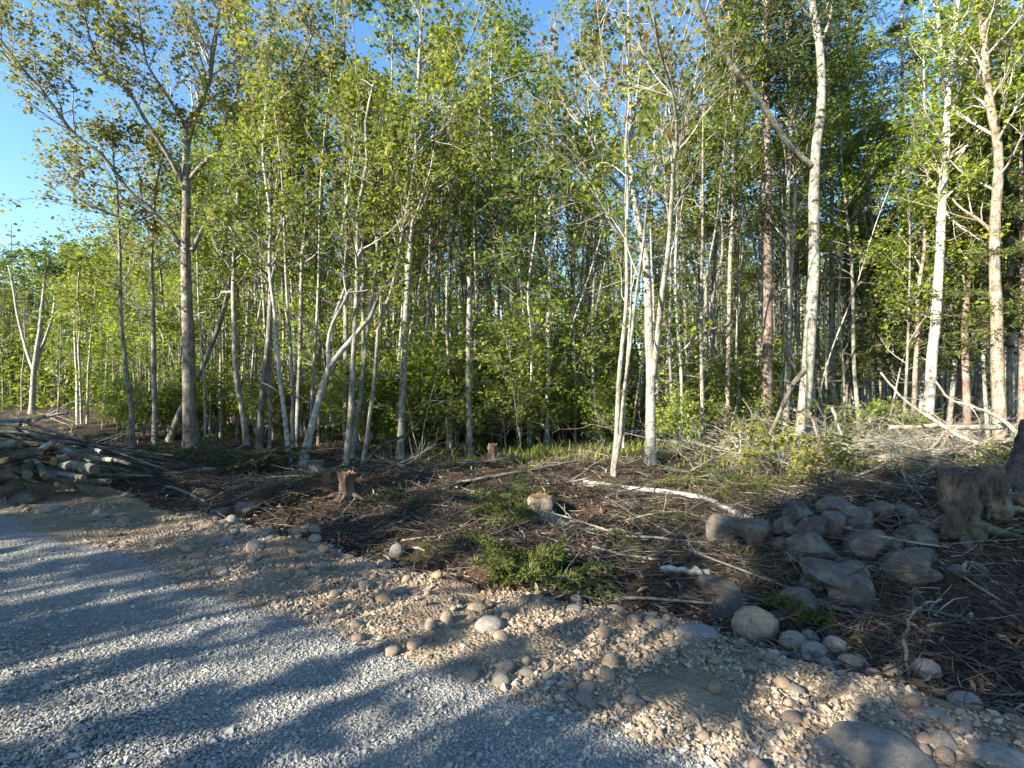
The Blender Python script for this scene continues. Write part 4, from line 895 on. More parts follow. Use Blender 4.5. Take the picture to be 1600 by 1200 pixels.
TREES = [ # label, stems, bark, leaf, kwargs
 ('slim pale tree just left of the big maple, slightly bowed', [(EXT([(208, 700), (205, 640), (195, 560), (190, 500), (190, 420), (187, 330)], 210, -10), 9, 3, .5)], 'bark_pale', 'leaf_olive', dict(L1=1.3)),
 ('straight pale tree between the bowed one and the big maple', [(EXT([(243, 695), (240, 600), (238, 480), (236, 400)], 230, 12), 11, 4, .45)], 'bark_pale', 'leaf_olive', dict(L1=1.2)),
 ('pale stem leaning right behind the big maple', [(EXT([(262, 690), (285, 640), (318, 572), (348, 495), (368, 400)], 250, 5), 12, 5, .6)], 'bark_pale', 'leaf_bright', dict()),
 ('dark lower trunk curving up right of the big maple', [(EXT([(387, 695), (380, 650), (371, 600), (366, 500), (365, 440), (370, 330)], 160, 0), 12, 5, .45)], 'bark_grey', 'leaf_green', dict()),
 ('dark footed trunk left of the pale twin stems', [(EXT([(404, 700), (411, 610), (420, 530), (424, 450), (420, 380)], 150, 15), 13, 6, .45)], 'bark_grey', 'leaf_green', dict()),
 ('slim pale tree crossing the dark footed trunk', [(EXT([(421, 700), (424, 600), (425, 500), (430, 380), (438, 280)], 120, 4), 8, 3, .5)], 'bark_pale', 'leaf_green', dict()),
 ('white tree leaning left next to the leaning birch', [(EXT([(453, 722), (443, 640), (433, 560), (427, 480), (420, 420)], 160, -6), 10, 4, .5)], 'bark_birch', 'leaf_green', dict()),
 ('straight grey tree behind the leaning birch', [(EXT([(463, 700), (467, 600), (470, 520), (472, 420), (480, 340)], 110, 14), 10, 4, .45)], 'bark_grey', 'leaf_dark', dict()),
 ('white birch leaning strongly right, forked low', [([(472, 726), (480, 690), (490, 655), (507, 593), (516, 572), (543, 537), (582, 492), (591, 468)], 16, 8, .95), ([(514, 578), (512, 535), (520, 505), (535, 475), (546, 452)], 9, 5, .9), ([(516, 540), (522, 490), (540, 455), (534, 400), (530, 385), (540, 330), (552, 240), (560, 150)], 8, 3, .5)], 'bark_birch', 'leaf_green', dict(dens=3)),
 ('dark grey trunk right of the leaning birch, with orange tinged leaves', [(EXT([(540, 726), (547, 660), (550, 600), (553, 540), (555, 480), (558, 420), (557, 380)], 130, 20, 4), 12, 5, .5)], 'bark_grey', 'leaf_rust', dict()),
 ('slender curved tree behind the dark grey trunk', [(EXT([(549, 715), (560, 640), (566, 590), (573, 520), (579, 470), (588, 410)], 170, 15), 9, 4, .5)], 'bark_pale', 'leaf_green', dict()),
 ('thin tree swaying right with a kink at mid height', [(EXT([(566, 722), (578, 647), (587, 580), (593, 513), (607, 473), (620, 423), (627, 383)], 190, 25), 9, 3, .55)], 'bark_pale', 'leaf_green', dict()),
 ('tall straight tree, taller of the close pair left of the snag', [([(625, 717), (628, 640), (632, 560), (636, 480), (641, 400), (648, 300), (652, 200), (655, 110), (660, 30), (664, -40)], 15, 5, .45), ([(648, 250), (672, 215), (700, 195), (715, 160)], 4, 2, .3), ([(650, 225), (675, 180), (700, 130), (735, 60), (750, 10)], 5, 2, .2), ([(645, 330), (675, 300), (710, 290)], 4, 1.5, .3)], 'bark_pale', 'leaf_green', dict(dens=3.2, L1=1.6)),
 ('slimmer pale tree of the close pair left of the snag', [(EXT([(617, 700), (620, 620), (626, 540), (631, 470), (634, 420)], 180, -14), 11, 4, .5)], 'bark_birch', 'leaf_green', dict()),
 ('thin double stem leaning right between the pair and the snag', [(EXT([(648, 700), (655, 590), (662, 510), (672, 440), (680, 395)], 260, 10), 6, 2, .6), (EXT([(655, 600), (668, 520), (676, 450), (684, 400)], 260, 25), 5, 2, .6)], 'bark_pale', 'leaf_green', dict()),
 ('straight pale tree right of the snag', [(EXT([(781, 690), (780, 610), (778, 530), (776, 450), (773, 380), (771, 300), (770, 230)], 70, -4), 10, 4, .45)], 'bark_birch', 'leaf_green', dict()),
 ('pair of thin wavy stems between snag and the hooked tree', [(EXT([(827, 700), (826, 600), (824, 540), (818, 480), (812, 420)], 220, -8), 7, 3, .5), (EXT([(829, 690), (831, 600), (832, 530), (826, 470), (828, 430)], 220, 15), 6, 2, .5)], 'bark_birch', 'leaf_dark', dict()),
 ('pale tree with a hooked side branch, centre of the wood', [(EXT([(855, 700), (855, 600), (857, 520), (858, 430), (858, 380), (857, 300)], 150, 0), 9, 4, .45), ([(857, 530), (848, 522), (845, 516), (850, 512), (860, 508), (868, 498)], 4, 3, .95)], 'bark_birch', 'leaf_green', dict()),
 ('two straight thin stems left of the grey clump', [(EXT([(933, 690), (932, 600), (934, 520), (932, 440)], 250, 0), 7, 3, .5), (EXT([(925, 690), (924, 590), (927, 510), (929, 460)], 270, -5), 5, 2, .5)], 'bark_pale', 'leaf_bright', dict()),
 ('grey lichen covered clump of close stems before the twin stemmed maple', [(EXT([(958, 744), (963, 690), (965, 630), (968, 570), (975, 500), (978, 440), (977, 380), (978, 300)], 160, 6), 11, 4, .6), ([(960, 738), (969, 680), (973, 620), (982, 550), (990, 470), (1000, 400), (1006, 330)], 8, 4, .7), ([(974, 700), (975, 640), (980, 560), (985, 480), (986, 410)], 6, 3, .7)], 'bark_grey', 'leaf_green', dict(dens=1.2)),
 ('big grey maple forking in many pale limbs, right of centre', [
    ([(1017, 725), (1018, 640), (1018, 580), (1016, 520), (1012, 440), (1009, 400), (1003, 370), (991, 310), (986, 235), (985, 150), (983, 60), (985, -40)], 22, 4, .6),
    ([(1005, 396), (970, 372), (945, 330), (925, 280), (911, 250), (888, 212), (858, 188)], 9, 3, .35), ([(979, 302), (950, 272), (925, 222), (914, 183), (893, 155), (870, 128), (850, 90)], 9, 2, .3),
    ([(986, 240), (966, 205), (951, 160), (945, 110), (938, 50), (930, -20)], 8, 2, .2), ([(986, 232), (995, 150), (1001, 100), (1006, 30)], 7, 2, .2),
    ([(1021, 585), (1028, 520), (1035, 450), (1045, 380), (1050, 300), (1053, 250), (1058, 205), (1050, 150), (1032, 95), (1020, 30)], 13, 3, .5), ([(1004, 385), (1010, 320), (1026, 258), (1039, 180), (1046, 115), (1050, 40)], 6, 2, .35),
    ([(952, 352), (925, 345), (905, 330), (890, 300)], 4, 2, .3), ([(1055, 240), (1070, 200), (1085, 140), (1090, 80)], 5, 2, .3), ([(925, 225), (900, 215), (875, 222)], 3, 1.5, .2), ([(1042, 420), (1060, 350), (1068, 300)], 4, 2, .4)],
    'bark_pale', 'leaf_rust', dict(dens=2.4, L1=1.15, nl=5, n2=8, ls=.07)),
 ('pale tree right of the big grey maple, first of three', [(EXT([(1069, 685), (1075, 600), (1082, 520), (1085, 440), (1080, 390)], 180, 10), 10, 4, .5)], 'bark_pale', 'leaf_bright', dict()),
 ('forked pale tree right of the big grey maple, second of three', [(EXT([(1096, 690), (1099, 600), (1103, 520), (1102, 440), (1098, 400)], 170, -10), 10, 4, .5), (EXT([(1103, 510), (1112, 470), (1122, 430), (1130, 390)], 200, 12), 7, 3, .4)], 'bark_pale', 'leaf_green', dict()),
 ('straight pinkish tree right of the big grey maple, third of three', [(EXT([(1135, 690), (1136, 600), (1137, 540), (1138, 480), (1140, 400), (1145, 300), (1148, 230)], 60, -6), 10, 5, .5)], 'bark_shaggy', 'leaf_green', dict()),
 ('slim pale tree close left of the big pale forked tree', [(EXT([(1230, 690), (1232, 600), (1234, 540), (1237, 460), (1240, 380), (1245, 280)], 110, 10), 9, 4, .5)], 'bark_birch', 'leaf_green', dict()),
 ('big pale smooth tree at right with a long limb reaching up left', [
    ([(1252, 695), (1258, 620), (1265, 530), (1270, 440), (1271, 370), (1274, 250), (1284, 150), (1281, 70), (1268, 0), (1262, -70)], 25, 12, .85),
    ([(1266, 258), (1232, 226), (1200, 180), (1170, 140), (1130, 90), (1110, 60), (1085, 10), (1076, -50)], 12, 8, .75, -.42), ([(1286, 60), (1296, 30), (1302, -10)], 7, 4, .5), ([(1131, 90), (1124, 50), (1120, 10)], 5, 3, .9, -.42)], 'bark_pale', 'leaf_green', dict(dens=2.5, Y=11.5)),
 ('white paper birch with dark knots at right, forked at the top', [([(1447, 655), (1455, 580), (1462, 500), (1468, 420), (1472, 340), (1477, 270), (1480, 200), (1484, 110), (1495, 30), (1500, -50)], 20, 8, .5), ([(1484, 120), (1470, 70), (1463, 0), (1460, -60)], 8, 4, .2), ([(1473, 330), (1500, 355), (1530, 375)], 5, 2, .2), ([(1482, 180), (1510, 165), (1540, 160)], 4, 2, .2)], 'bark_birch', 'leaf_bright', dict(dens=3, Y=11.5)),
 ('short reddish trunk left of the white paper birch', [(EXT([(1424, 650), (1429, 590), (1432, 530)], 330, 10), 10, 5, .4)], 'bark_red', 'leaf_bright', dict(Y=12.5)),
 ('reddish peeling trunk right of the white paper birch', [(EXT([(1510, 660), (1510, 600), (1508, 530), (1512, 450)], 180, 5), 14, 7, .4)], 'bark_red', 'leaf_green', dict(Y=12)),
 ('thick shaggy tan barked birch near the right frame edge', [([(1563, 672), (1560, 600), (1558, 530), (1555, 450), (1552, 380), (1556, 300), (1560, 240), (1545, 150), (1536, 60), (1530, -20)], 23, 11, .55), ([(1556, 370), (1530, 345), (1500, 325), (1485, 310)], 8, 3, .3), ([(1545, 150), (1525, 110), (1510, 80)], 5, 2, .3)], 'bark_shaggy', 'leaf_bright', dict(dens=2.6, Y=10.5)),
 ('grey trunk tight behind the shaggy tan birch', [(EXT([(1578, 665), (1575, 560), (1577, 480), (1577, 400)], 60, 10), 12, 6, .4)], 'bark_grey', 'leaf_yellow', dict(Y=11.5)),
 ('white multi stemmed birch far left beyond the log pile', [(EXT([(50, 652), (52, 590), (60, 530), (65, 480), (70, 430)], 395, 2), 11, 4, .75), ([(54, 585), (38, 535), (27, 490), (20, 450), (12, 410)], 6, 3, .6), ([(57, 570), (72, 525), (84, 490), (88, 450), (100, 400)], 6, 3, .6)], 'bark_birch', 'leaf_dark', dict(Y=24, dens=2.2, ls=.13)),
 ('cluster of thin pale stems behind the right end of the pole heap', [(EXT([(122, 668), (120, 590), (117, 520), (116, 480)], 400, -4), 6, 2, .5), (EXT([(128, 668), (126, 600), (124, 540)], 420, 2), 5, 2, .6), (EXT([(136, 668), (138, 600), (142, 540), (146, 510)], 400, 8), 5, 2, .5)], 'bark_birch', 'leaf_green', dict(Y=19, ls=.1)),
]
for i, (lab, stems, bark, leaf, kw) in enumerate(TREES):
    a = dict(dens=5.0, L1=1.4, nl=11, ls=.080, seed=10 + i, n2=9); kw = dict(kw); kw['dens'] = kw.get('dens', 3) * 1.8; a.update(kw)
    traced('tree', lab, stems, bark, leaf, **a)
traced('snag', 'straight broken topped dead snag with dark base, centre', [([(733, 716), (733, 640), (732, 560), (733, 500), (734, 432)], 13, 9)], 'bark_grey', None, seed=80, bare=True, cat='dead tree', lowtwig=5)
traced('snag', 'short reddish broken snag in the grass left of the tall one', [([(700, 722), (699, 700), (698, 675), (696, 652)], 8, 5)], 'bark_red', None, seed=81, bare=True, cat='dead tree', lowtwig=1)

# spruces
def spruce(name, label, base, H, r, seed, L=1.6, first=.35, bark='bark_red', dead=26, lean=0, mat='needle', whorl=26):
    rg = np.random.default_rng(seed); root = empty(name, base); g = G(); K = 24; t = np.linspace(0, 1, K)
    C = np.stack([lean * t + .03 * np.sin(t * 5), 0 * t, H * t - .05], 1); R = r * (1 - .88 * t) * (1 + .3 * np.exp(-t * H / .2)); tube(g, C, R, 12)
    a = rg.random(dead) * 6.283; j = np.clip(rg.random(dead) * first * 1.1 * K, 2, K - 2).astype(int)
    A, RA = grow(C[j], np.stack([np.cos(a), np.sin(a), rg.normal(-.1, .2, dead)], 1), .3 + .8 * rg.random(dead), np.full(dead, .007), 6, .08, -.02, rg); tube(g, A, RA, 4)
    jj, tt, p, d, rr = sprout(A, RA, 4, .3, 1, .7, rg); A, RA = grow(p, d, .1 + .3 * rg.random(len(p)), np.full(len(p), .003), 4, .1, 0, rg); tube(g, A, RA, 3)
    g.obj('trunk', [bark], root)
    g = G(); n = whorl * 4; tz = first + (1 - first) * rg.random(n); k = np.minimum((tz * (K - 1)).astype(int), K - 1); a = rg.random(n) * 6.283
    o = C[k]; Ls = L * (1.08 - tz) / (1.08 - first) * (.7 + .5 * rg.random(n)) + .15
    bough_geo(g, o, np.stack([np.cos(a), np.sin(a), .12 + .5 * (tz - first)], 1), Ls, rg, 1, 12, .11, .45, -.05)
    g.obj('crown', ['wood_brown', mat], root); return tag(root, label, 'spruce tree')
def at_base(px, Y):
    x = (px - CX) / FPX * Y; return np.array([x, Y, T1(x, Y)])
spruce('spruce_tree', 'tall spruce with reddish scaly trunk left of the big pale tree', at_base(1198, 12.6), 14.5, .135, 1, 1.9, .62)
spruce('spruce_tree', 'dark spruce rising behind the big pale forked tree', at_base(1325, 17), 17, .14, 2, 2.3, .50)
spruce('spruce_tree', 'dark spruce behind the white paper birch', at_base(1410, 19), 17, .15, 3, 2.4, .35)
spruce('spruce_tree', 'young spruce with low green boughs right of the paper birch', at_base(1500, 12.8), 8, .08, 4, 1.7, .30, mat='needle_bright')
spruce('spruce_tree', 'young spruce at the right frame edge with yellowish boughs', at_base(1596, 11.0), 8.5, .08, 5, 1.7, .26, mat='needle_bright')
spruce('spruce_tree', 'young spruce left of the paper birch among dark trunks', at_base(1398, 14.5), 6.5, .06, 6, 1.3, .30, mat='needle_bright')
spruce('spruce_tree', 'dark spruce top showing above the maple at the upper right', at_base(1150, 21), 18, .15, 7, 2.3, .4)

# ------------------------------------------------------------------ slender trees filling the wood: prototypes, then individuals
def pole_proto(seed, H, r, bark, leaf, t0=.40, dens=5.0, L1=1.3, nl=10, ls=.085, fork=False, lean=.25, n2=9):
    rg = np.random.default_rng(seed); root = empty('slender_tree', (0, 0, 0)); K = 20
    t = np.linspace(0, 1, K); ph = rg.random(4) * 6.28
    C = np.stack([lean * rg.normal() * t + .10 * np.sin(t * 5 + ph[0]) * t + .04 * np.sin(t * 13 + ph[1]), lean * rg.normal() * t + .10 * np.sin(t * 4 + ph[2]) * t, H * t - .08], 1)
    C[:, :2] -= C[0, :2]; R = r * (1 - .85 * t) * (1 + .3 * np.exp(-t * H / .2)); g = G(); tube(g, C, R, 8); S = [C[None]]; RR = [R[None]]
    if fork:
        k = int(K * rg.uniform(.3, .5)); d = nrm(np.array([rg.normal(), rg.normal(), 3.2])); P, R2 = grow(C[k][None], d[None], np.array([H * .5]), np.array([R[k] * .7]), K, .03, .03, rg, .2); tube(g, P, R2, 7); S.append(P); RR.append(R2)
    m = 7; j, tt, p, d, rr = sprout(C[None], R[None], m, .15, .55, 1.2, rg); A, RA = grow(p, d, .2 + .6 * rg.random(m), np.full(m, .007), 6, .12, .03, rg); tube(g, A, RA, 4)
    j, tt, p, d, rr = sprout(A, RA, 3, .3, 1, .6, rg); A, RA = grow(p, d, .1 + .3 * rg.random(len(p)), np.full(len(p), .0035), 4, .15, .03, rg); tube(g, A, RA, 3)
    g.obj('trunk', [bark], root); g = G()
    for P, Rr in zip(S, RR): crown(g, P, Rr, rg, int(dens * H * (1 - t0) / len(S)), L1, n2, .5, nl, ls, t0 if P is S[0] else .3, 1, .85, .07, .7, 0, 1, .5, .15, .5)
    g.obj('crown', ['twig', leaf], root); return root
PROT = [pole_proto(500, 10.5, .060, 'bark_pale', 'leaf_green'), pole_proto(501, 11.0, .070, 'bark_birch', 'leaf_green', fork=True), pole_proto(502, 9.5, .050, 'bark_pale', 'leaf_bright', .35),
        pole_proto(503, 11.5, .075, 'bark_grey', 'leaf_dark'), pole_proto(504, 10.0, .050, 'bark_birch', 'leaf_green', .5), pole_proto(505, 10.8, .065, 'bark_pale', 'leaf_dark', .38, fork=True),
        pole_proto(506, 9.0, .045, 'bark_pale', 'leaf_green', .3), pole_proto(507, 11.2, .065, 'bark_grey', 'leaf_green', .45, fork=True), pole_proto(508, 10.2, .055, 'bark_birch', 'leaf_rust', .5, nl=7),
        pole_proto(509, 7.0, .035, 'bark_pale', 'leaf_bright', .25), pole_proto(510, 7.5, .038, 'bark_birch', 'leaf_bright', .3, lean=.7)]
HIGH = pole_proto(526, 9.5, .06, 'bark_grey', 'leaf_dark', .60, 9.0, 1.4, 14, .10)
THIN = [pole_proto(520, 8.5, .036, 'bark_birch', 'leaf_green', .58, 3.2, .9, 7, .075), pole_proto(521, 9.5, .042, 'bark_pale', 'leaf_green', .62, 3.2, .9, 7, .075, fork=True), pole_proto(522, 8.0, .030, 'bark_birch', 'leaf_bright', .55, 3.2, .8, 7, .07, lean=.6),
        pole_proto(523, 9.0, .040, 'bark_pale', 'leaf_olive', .6, 3.2, .9, 7, .075, lean=.5), pole_proto(524, 8.6, .045, 'bark_grey', 'leaf_green', .6, 2.6, .9, 4, .07), pole_proto(525, 10.5, .075, 'bark_grey', 'leaf_green', .35, 2.6, 1.3, 0, .07)]
i_bare = len(PROT) + 5
for p in THIN: p.name = 'thin_tree'
PROT += THIN + [HIGH]
NAMES = ['pale slender', 'white forked slender', 'pale slender', 'grey slender', 'white slender', 'pale forked slender', 'pale slender', 'grey forked slender', 'white slender', 'pale thin young', 'white thin young', 'white thin', 'pale thin forked', 'white thin crooked', 'pale thin leaning', 'grey thin sparse', 'bare leafless', 'high crowned']
for p in PROT: p.location = (0, -200, -60)
used = set()
def place_proto(i, loc, rz, s, label, group, protos=PROT):
    pr = protos[i]
    if id(pr) in used: o = copy_tree(pr)
    else: o = pr; used.add(id(pr))
    o.location = loc; o.rotation_euler = (0, 0, rz); o.scale = (s, s, s)
    tag(o, label, 'tree' if protos is PROT else 'sapling', group); return o
rg = np.random.default_rng(77)
taken = []
LMK = [(20, 'left frame edge'), (52, 'far white multi stemmed birch'), (125, 'thin stem cluster'), (190, 'bowed slim tree'), (240, 'straight pale tree'), (293, 'big maple'), (368, 'dark curving trunk'), (422, 'dark footed trunk'), (468, 'straight grey tree'), (515, 'leaning white birch'), (552, 'dark grey trunk'), (590, 'kinked thin tree'),
       (632, 'close pair of trunks'), (672, 'thin double stem'), (733, 'tall snag'), (777, 'pale tree right of the snag'), (826, 'thin wavy stems'), (857, 'hooked tree'), (931, 'two straight stems'), (972, 'grey lichened clump'), (1018, 'big grey maple'), (1080, 'first of three pale trees'), (1102, 'forked pale tree'), (1137, 'pinkish tree'),
       (1198, 'reddish spruce trunk'), (1235, 'slim pale tree'), (1266, 'big pale tree'), (1325, 'dark spruce'), (1398, 'young spruce'), (1460, 'white paper birch'), (1510, 'reddish peeling trunk'), (1557, 'shaggy tan birch'), (1590, 'right frame edge')]
ORD = ['nearest', 'second', 'third', 'fourth', 'fifth', 'sixth', 'seventh', 'eighth', 'ninth', 'tenth', 'eleventh', 'twelfth']
WAIT = []
def name_later(o, look, what, x, y): WAIT.append((o, look, what, CX + x / y * FPX, y))
def name_all():
    cells = {}
    for o, look, what, px, y in WAIT:
        k = min(LMK, key=lambda l: abs(l[0] - px)); side = 'left of' if px < k[0] else 'right of'
        cells.setdefault((look, what, side, k[1]), []).append((y, o))
    for (look, what, side, lm), L in cells.items():
        for n, (y, o) in enumerate(sorted(L, key=lambda e: e[0])):
            o['label'] = look + ' ' + what + (' just ' + side + ' the ' + lm if len(L) == 1 else ', ' + ORD[min(n, 11)] + ' back, ' + side + ' the ' + lm)
    WAIT.clear()
def wood_ok(x, y):
    a = x / y
    if a < -.82: return y > 25
    if a < -.66: return y > 17 + 12 * (-.66 - a) / .16
    if a < -.45: return y > 14
    if a > .55: return y > 13.5
    return y > 11.6
for o, k, x, y in BRL: name_later(o, 'bare grey dead' if k < 4 else 'tall tangled grey' if k > 4 else 'low brown broken', 'brush', x, y)
name_all()
for (px, y, i, s_) in [(1345, 13.6, 2, 1.15), (1385, 15, 0, 1.2), (1480, 13.2, 2, 1.2), (1530, 14, 7, 1.2), (1590, 13, 2, 1.25), (1620, 12, 0, 1.1), (1430, 16, 1, 1.2), (1300, 15, 3, 1.2), (1575, 16, 5, 1.2), (1180, 15, 1, 1.2), (1110, 14, 7, 1.2), (1545, 12.4, 9, 1.3), (1410, 12.6, 9, 1.1),
        (160, 17, 2, .72), (215, 16, 9, .95), (265, 16, 2, 1.0), (320, 15, 9, 1.2), (120, 21, 6, .75), (345, 14.5, 10, 1.1), (180, 19, 9, .95), (90, 25, 9, 1.0), (285, 15, 9, 1.0), (455, 13, 9, 1.1), (510, 13, 9, 1.0)]:
    x = (px - CX) / FPX * y; taken.append((x, y))
    name_later(place_proto(i, (x, y, T1(x, y)), rg.random() * 6.28, s_, 'tree', 'slender trees filling gaps at the wood edge'), NAMES[i], 'tree', x, y)
n_in = 0; tries = 0
while n_in < 165 and tries < 20000:
    tries += 1
    y = 11.6 + 24 * rg.random() ** 1.15; x = (rg.random() * 2 - 1) * 1.1 * y
    if not wood_ok(x, y): continue
    if any((x - a) ** 2 + (y - b) ** 2 < (.62 if y < 20 else .8) ** 2 for a, b in taken): continue
    taken.append((x, y)); i = int(rg.integers(11)); s = rg.uniform(.85, 1.12) * (.8 if x / y < -.7 else 1)
    zone = 'in the wood left of the big maple' if x / y < -.62 else 'in the wood between the big maple and the snag' if x / y < -.08 else 'in the wood between the snag and the big pale tree' if x / y < .57 else 'in the dense wood right of the big pale tree'
    name_later(place_proto(i, (x, y, T1(x, y)), rg.random() * 6.28, s, NAMES[i] + ' tree ' + zone, 'slender trees ' + zone), NAMES[i], 'tree', x, y); n_in += 1
name_all()

n_in = 0; tries = 0
while n_in < 165 and tries < 20000:   # thin poles between them
    tries += 1
    y = 10.9 + 13 * rg.random() ** 1.3; a = -.66 + 1.25 * rg.random() ** 1.15 if rg.random() < .8 else rg.uniform(.5, 1.05)
    x = a * y
    if a > .4 and y < 13.2: continue
    if not wood_ok(x, y + .7) or any((x - p) ** 2 + (y - q) ** 2 < .34 ** 2 for p, q in taken): continue
    taken.append((x, y)); i = 11 + int(rg.integers(5)); n_in += 1
    name_later(place_proto(i, (x, y, T1(x, y)), rg.random() * 6.28, rg.uniform(.85, 1.15), 'tree', 'thin pole trees between the larger trunks'), NAMES[i], 'tree', x, y)
name_all()

# saplings with bright leaf sprays under the trees
def sapling_proto(seed, H, leaf, n=2, ls=.085):
    rg = np.random.default_rng(seed); root = empty('sapling', (0, 0, 0)); g = G()
    a = rg.random(n) * 6.283; P, R = grow(np.zeros((n, 3)), np.stack([.25 * np.cos(a), .25 * np.sin(a), np.ones(n)], 1), H * (.75 + .35 * rg.random(n)), np.full(n, .014), 10, .05, .05, rg); tube(g, P, R, 6); g.obj('stem', ['bark_grey'], root)
    g = G(); crown(g, P, R, rg, 13, H * .42, 7, .42, 6, ls, .2, 1, 1.15, 0.0, .7, 0, 1, .55, .12, .5, -.25, .06, .45); g.obj('crown', ['twig', leaf], root); return root
SAP = [sapling_proto(600, 2.6, 'leaf_bright'), sapling_proto(601, 2.0, 'leaf_bright', 3), sapling_proto(602, 3.4, 'leaf_bright', 2), sapling_proto(603, 1.4, 'leaf_bright', 3), sapling_proto(604, 2.4, 'leaf_green', 2)]
for p in SAP: p.location = (0, -200, -60)
SAPZ = [(590, 720, 7), (650, 715, 7), (700, 700, 7), (760, 705, 7), (820, 700, 8), (880, 695, 7), (920, 690, 5), (1000, 690, 7), (1060, 690, 7), (1120, 685, 7), (1170, 680, 4), (330, 690, 5), (610, 722, 5), (720, 716, 5), (800, 712, 6), (900, 706, 5), (1050, 706, 4), (240, 690, 5), (280, 685, 4), (420, 700, 5), (500, 705, 5), (1330, 670, 3), (190, 680, 3)]
for (px, py, k) in SAPZ:
    for j in range(k):
        x0 = px + rg.normal(0, 32); Yb = gp(px, py)[1] + abs(rg.normal(0, 2.4)) + .2; x = (x0 - CX) / FPX * Yb; i = int(rg.integers(5))
        zone = 'left of the close pair' if x0 < 610 else 'around the snag' if x0 < 900 else 'around the big grey maple' if x0 < 1150 else 'beside the big pale tree'
        name_later(place_proto(i, (x, Yb, T1(x, Yb)), rg.random() * 6.28, rg.uniform(.7, 1.1), 'bright green leafy sapling under the trees ' + zone, 'saplings ' + zone, SAP), ['tall bright green leafy', 'bright green bushy', 'tallest bright green leafy', 'low bright green', 'darker green leafy'][i], 'sapling', x, Yb)
name_all()
def bush(label, px, py, seed, H, leaf, n=6, Y=None, ls=.07, nl=8):
    rg = np.random.default_rng(seed); b = gp(px, py) if Y is None else at_base(px, Y); root = empty('bush', b); g = G(); a = rg.random(n) * 6.283
    P, R = grow(rg.normal(0, .12, (n, 3)) * [1, 1, 0], np.stack([.6 * np.cos(a), .6 * np.sin(a), np.ones(n)], 1), H * (.6 + .5 * rg.random(n)), np.full(n, .008), 8, .1, .0, rg); tube(g, P, R, 5); g.obj('stem', ['bark_grey'], root)
    g = G(); crown(g, P, R, rg, 8, H * .4, 5, .2, nl, ls, .15, 1, .9, 0, .7, 0, 1, .9, .14, .5, -.1, .05, .6); g.obj('foliage', ['twig', leaf], root); return tag(root, label, 'bush')
bush('yellow green leafy bush at the foot of the big pale tree', 1225, 745, 1, .80, 'leaf_yellow', 6, nl=4)
bush('yellow leafed bush right of the big pale tree foot', 1285, 760, 2, .70, 'leaf_yellow', 5, nl=4)
bush('small yellow bush under the fallen spruce trunk', 1555, 735, 3, .45, 'leaf_yellow', 4, 7.6, nl=4)
bush('green bush left of the dark broken stem', 1150, 690, 4, 1.2, 'leaf_bright', 6, nl=5)
bush('low green bush behind the brush right of the big pale tree', 1345, 690, 5, 1.2, 'leaf_bright', 6, 11.5, nl=5)
bush('green bush beneath the paper birch', 1430, 680, 6, 1.0, 'leaf_green', 6, 11.0, nl=4)

# the deep wood behind, one mass
rg = np.random.default_rng(91); g = G(); n = 760
y = 33 + 18 * rg.random(n); x = (rg.random(n) * 2 - 1) * 1.2 * y; b = np.stack([x, y, terrain(x, y)], 1)
P, R = grow(b, np.tile([0, 0, 1.], (n, 1)), 9 + 3 * rg.random(n), .05 + .05 * rg.random(n), 7, .03, .02, rg); tube(g, P, R, 5, rg.random(n), 0)
i, t, p, d, r = sprout(P, R, 12, .12, 1, .9, rg); A, RA = grow(p, d, 1.0 + .8 * rg.random(len(p)), np.full(len(p), .012), 4, .15, .05, rg); tube(g, A, RA, 3, rg.random(len(p)), 0)
i3 = np.repeat(np.arange(len(A)), 18); q, _, _ = at_t(A, RA, i3, rg.random(len(i3))); q = q + rg.normal(0, .3, q.shape)
n2 = 520; y = 22 + 12 * rg.random(n2); x = (rg.random(n2) * 2 - 1) * 1.15 * y; k2 = x / y > -.8; x, y = x[k2], y[k2]; n2 = len(x)
P2, R2 = grow(np.stack([x, y, terrain(x, y)], 1), np.tile([0, 0, 1.], (n2, 1)), 7 + 3 * rg.random(n2), .022 + .03 * rg.random(n2), 8, .035, .02, rg); tube(g, P2, R2, 5, rg.random(n2), 0)
n3 = 80000; y = 27 + 27 * rg.random(n3); x = (rg.random(n3) * 2 - 1) * 1.2 * y; z = terrain(x, y) + 4.6 * rg.random(n3) ** 1.2
leaves(g, np.stack([x, y, z], 1), .24, rg, 1, .5, -.2)
leaves(g, q, .26, rg, 1, .5, -.2, tint=np.clip(.5 + .6 * (rg.random(n) - .5)[i[i3]] + rg.normal(0, .15, len(i3)), 0, 1))
tag(g.obj('deep_wood', ['bark_pale', 'leaf_green'], None), 'dense mass of distant woodland behind the front trees', 'woodland', kind='stuff')

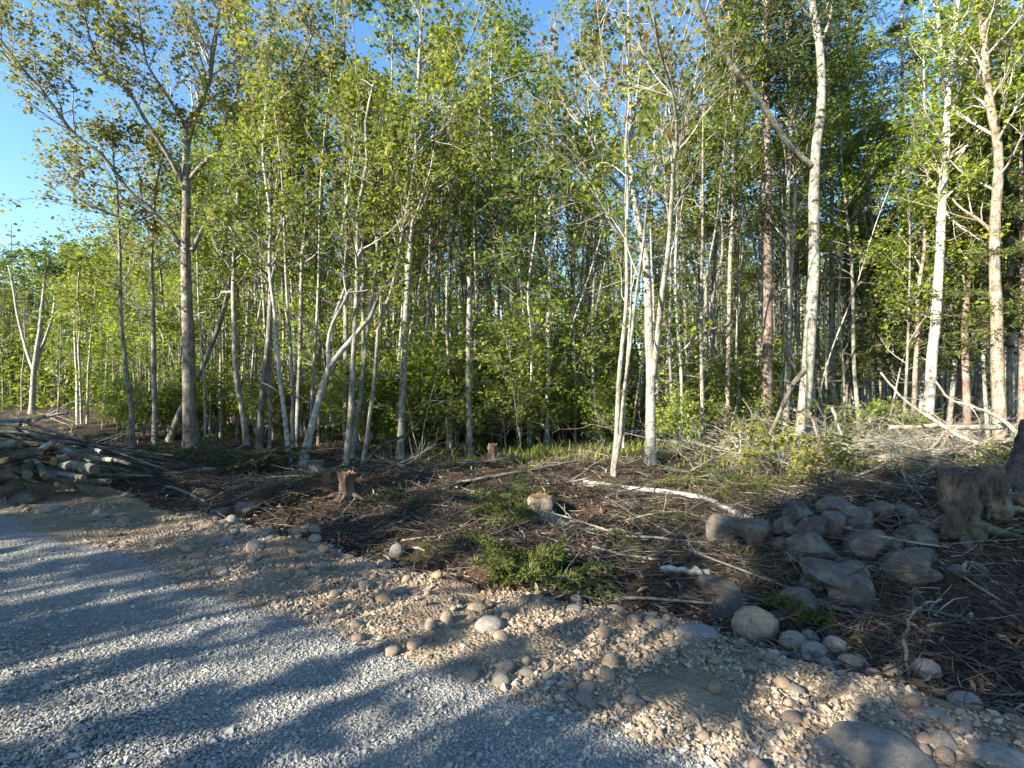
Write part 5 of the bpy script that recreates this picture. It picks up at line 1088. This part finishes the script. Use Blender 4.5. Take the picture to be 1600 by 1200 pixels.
# the wood on the other side of the road (left and behind): its shade falls over road and clearing
rg = np.random.default_rng(123)
def across(i, s, dd, sc_, lab):
    x, y = along(s, dd)
    o = place_proto(i, (float(x), float(y), T1(x, y)), rg.random() * 6.28, sc_, lab, 'trees across the road'); o.name = 'roadside_tree'
for k in range(50):
    s = -6 + 34 * (k % 25 + rg.uniform(-.4, .4)) / 25 if k < 50 else rg.uniform(-1.5, 3.5)
    i = int(rg.integers(9))
    if .3 < s < 6.3: continue
    across(i, s, -8.2 - 2.0 * (k // 25 % 2) - 1.8 * rg.random(), rg.uniform(.66, .80) if s < 10.5 else rg.uniform(.85, 1.05), NAMES[i] + ' tree across the road, outside the view')
for k in range(11):
    across(i_bare + 1, .0 + 5.4 * (k + rg.uniform(-.3, .3)) / 11, -8.6 - 2.4 * rg.random(), rg.uniform(.9, 1.0), 'high crowned tree across the road, outside the view')
for k in range(60):
    s = -6 + 26 * (k % 30 + rg.uniform(-.5, .5)) / 30
    across(i_bare, s, -7.6 - 3.0 * (k // 30) - 2.2 * rg.random(), rg.uniform(.66, .85) if s < 12.5 else rg.uniform(.85, 1.0), 'bare leafless tree across the road, outside the view')
sp0 = spruce('spruce_tree', 'narrow dense spruce across the road, outside the view', np.array([0., 0, 0]), 8.0, .07, 60, .5, .10, whorl=34)
for k, s in enumerate([-2.9, -.9, 3.6, 6.9, 8.1, 9.4, 10.2, 10.9, 11.6, 12.1, 12.7, 13.2, 13.8, 14.4, 15.2, 16.4, 18.5, 20.2]):
    o = sp0 if k == 0 else copy_tree(sp0); x, y = along(s, -7.6 - 2.2 * rg.random()); sc_ = rg.uniform(.8, .95) if s < 12.5 else rg.uniform(1.1, 1.35)
    o.location = (float(x), float(y), T1(x, y)); o.scale = (sc_, sc_, sc_); o.rotation_euler = (0, 0, rg.random() * 6.28); o['group'] = 'trees across the road'
for k, s in enumerate([2.2, 3.1, 3.9, 4.5, 5.2, 5.9, 6.6, 7.3, 8.6, 9.7, 11.0]):   # young spruces close to the road
    o = copy_tree(sp0); x, y = along(s, -6.9 - 1.0 * rg.random()); sc_ = rg.uniform(.40, .58)
    o.location = (float(x), float(y), T1(x, y)); o.scale = (sc_, sc_, sc_); o.rotation_euler = (0, 0, rg.random() * 6.28); o['label'] = 'young narrow spruce across the road, outside the view'; o['group'] = 'young spruces across the road'
for root in PROT + SAP:
    if id(root) not in used:
        for c in list(root.children): bpy.data.objects.remove(c)
        bpy.data.objects.remove(root)
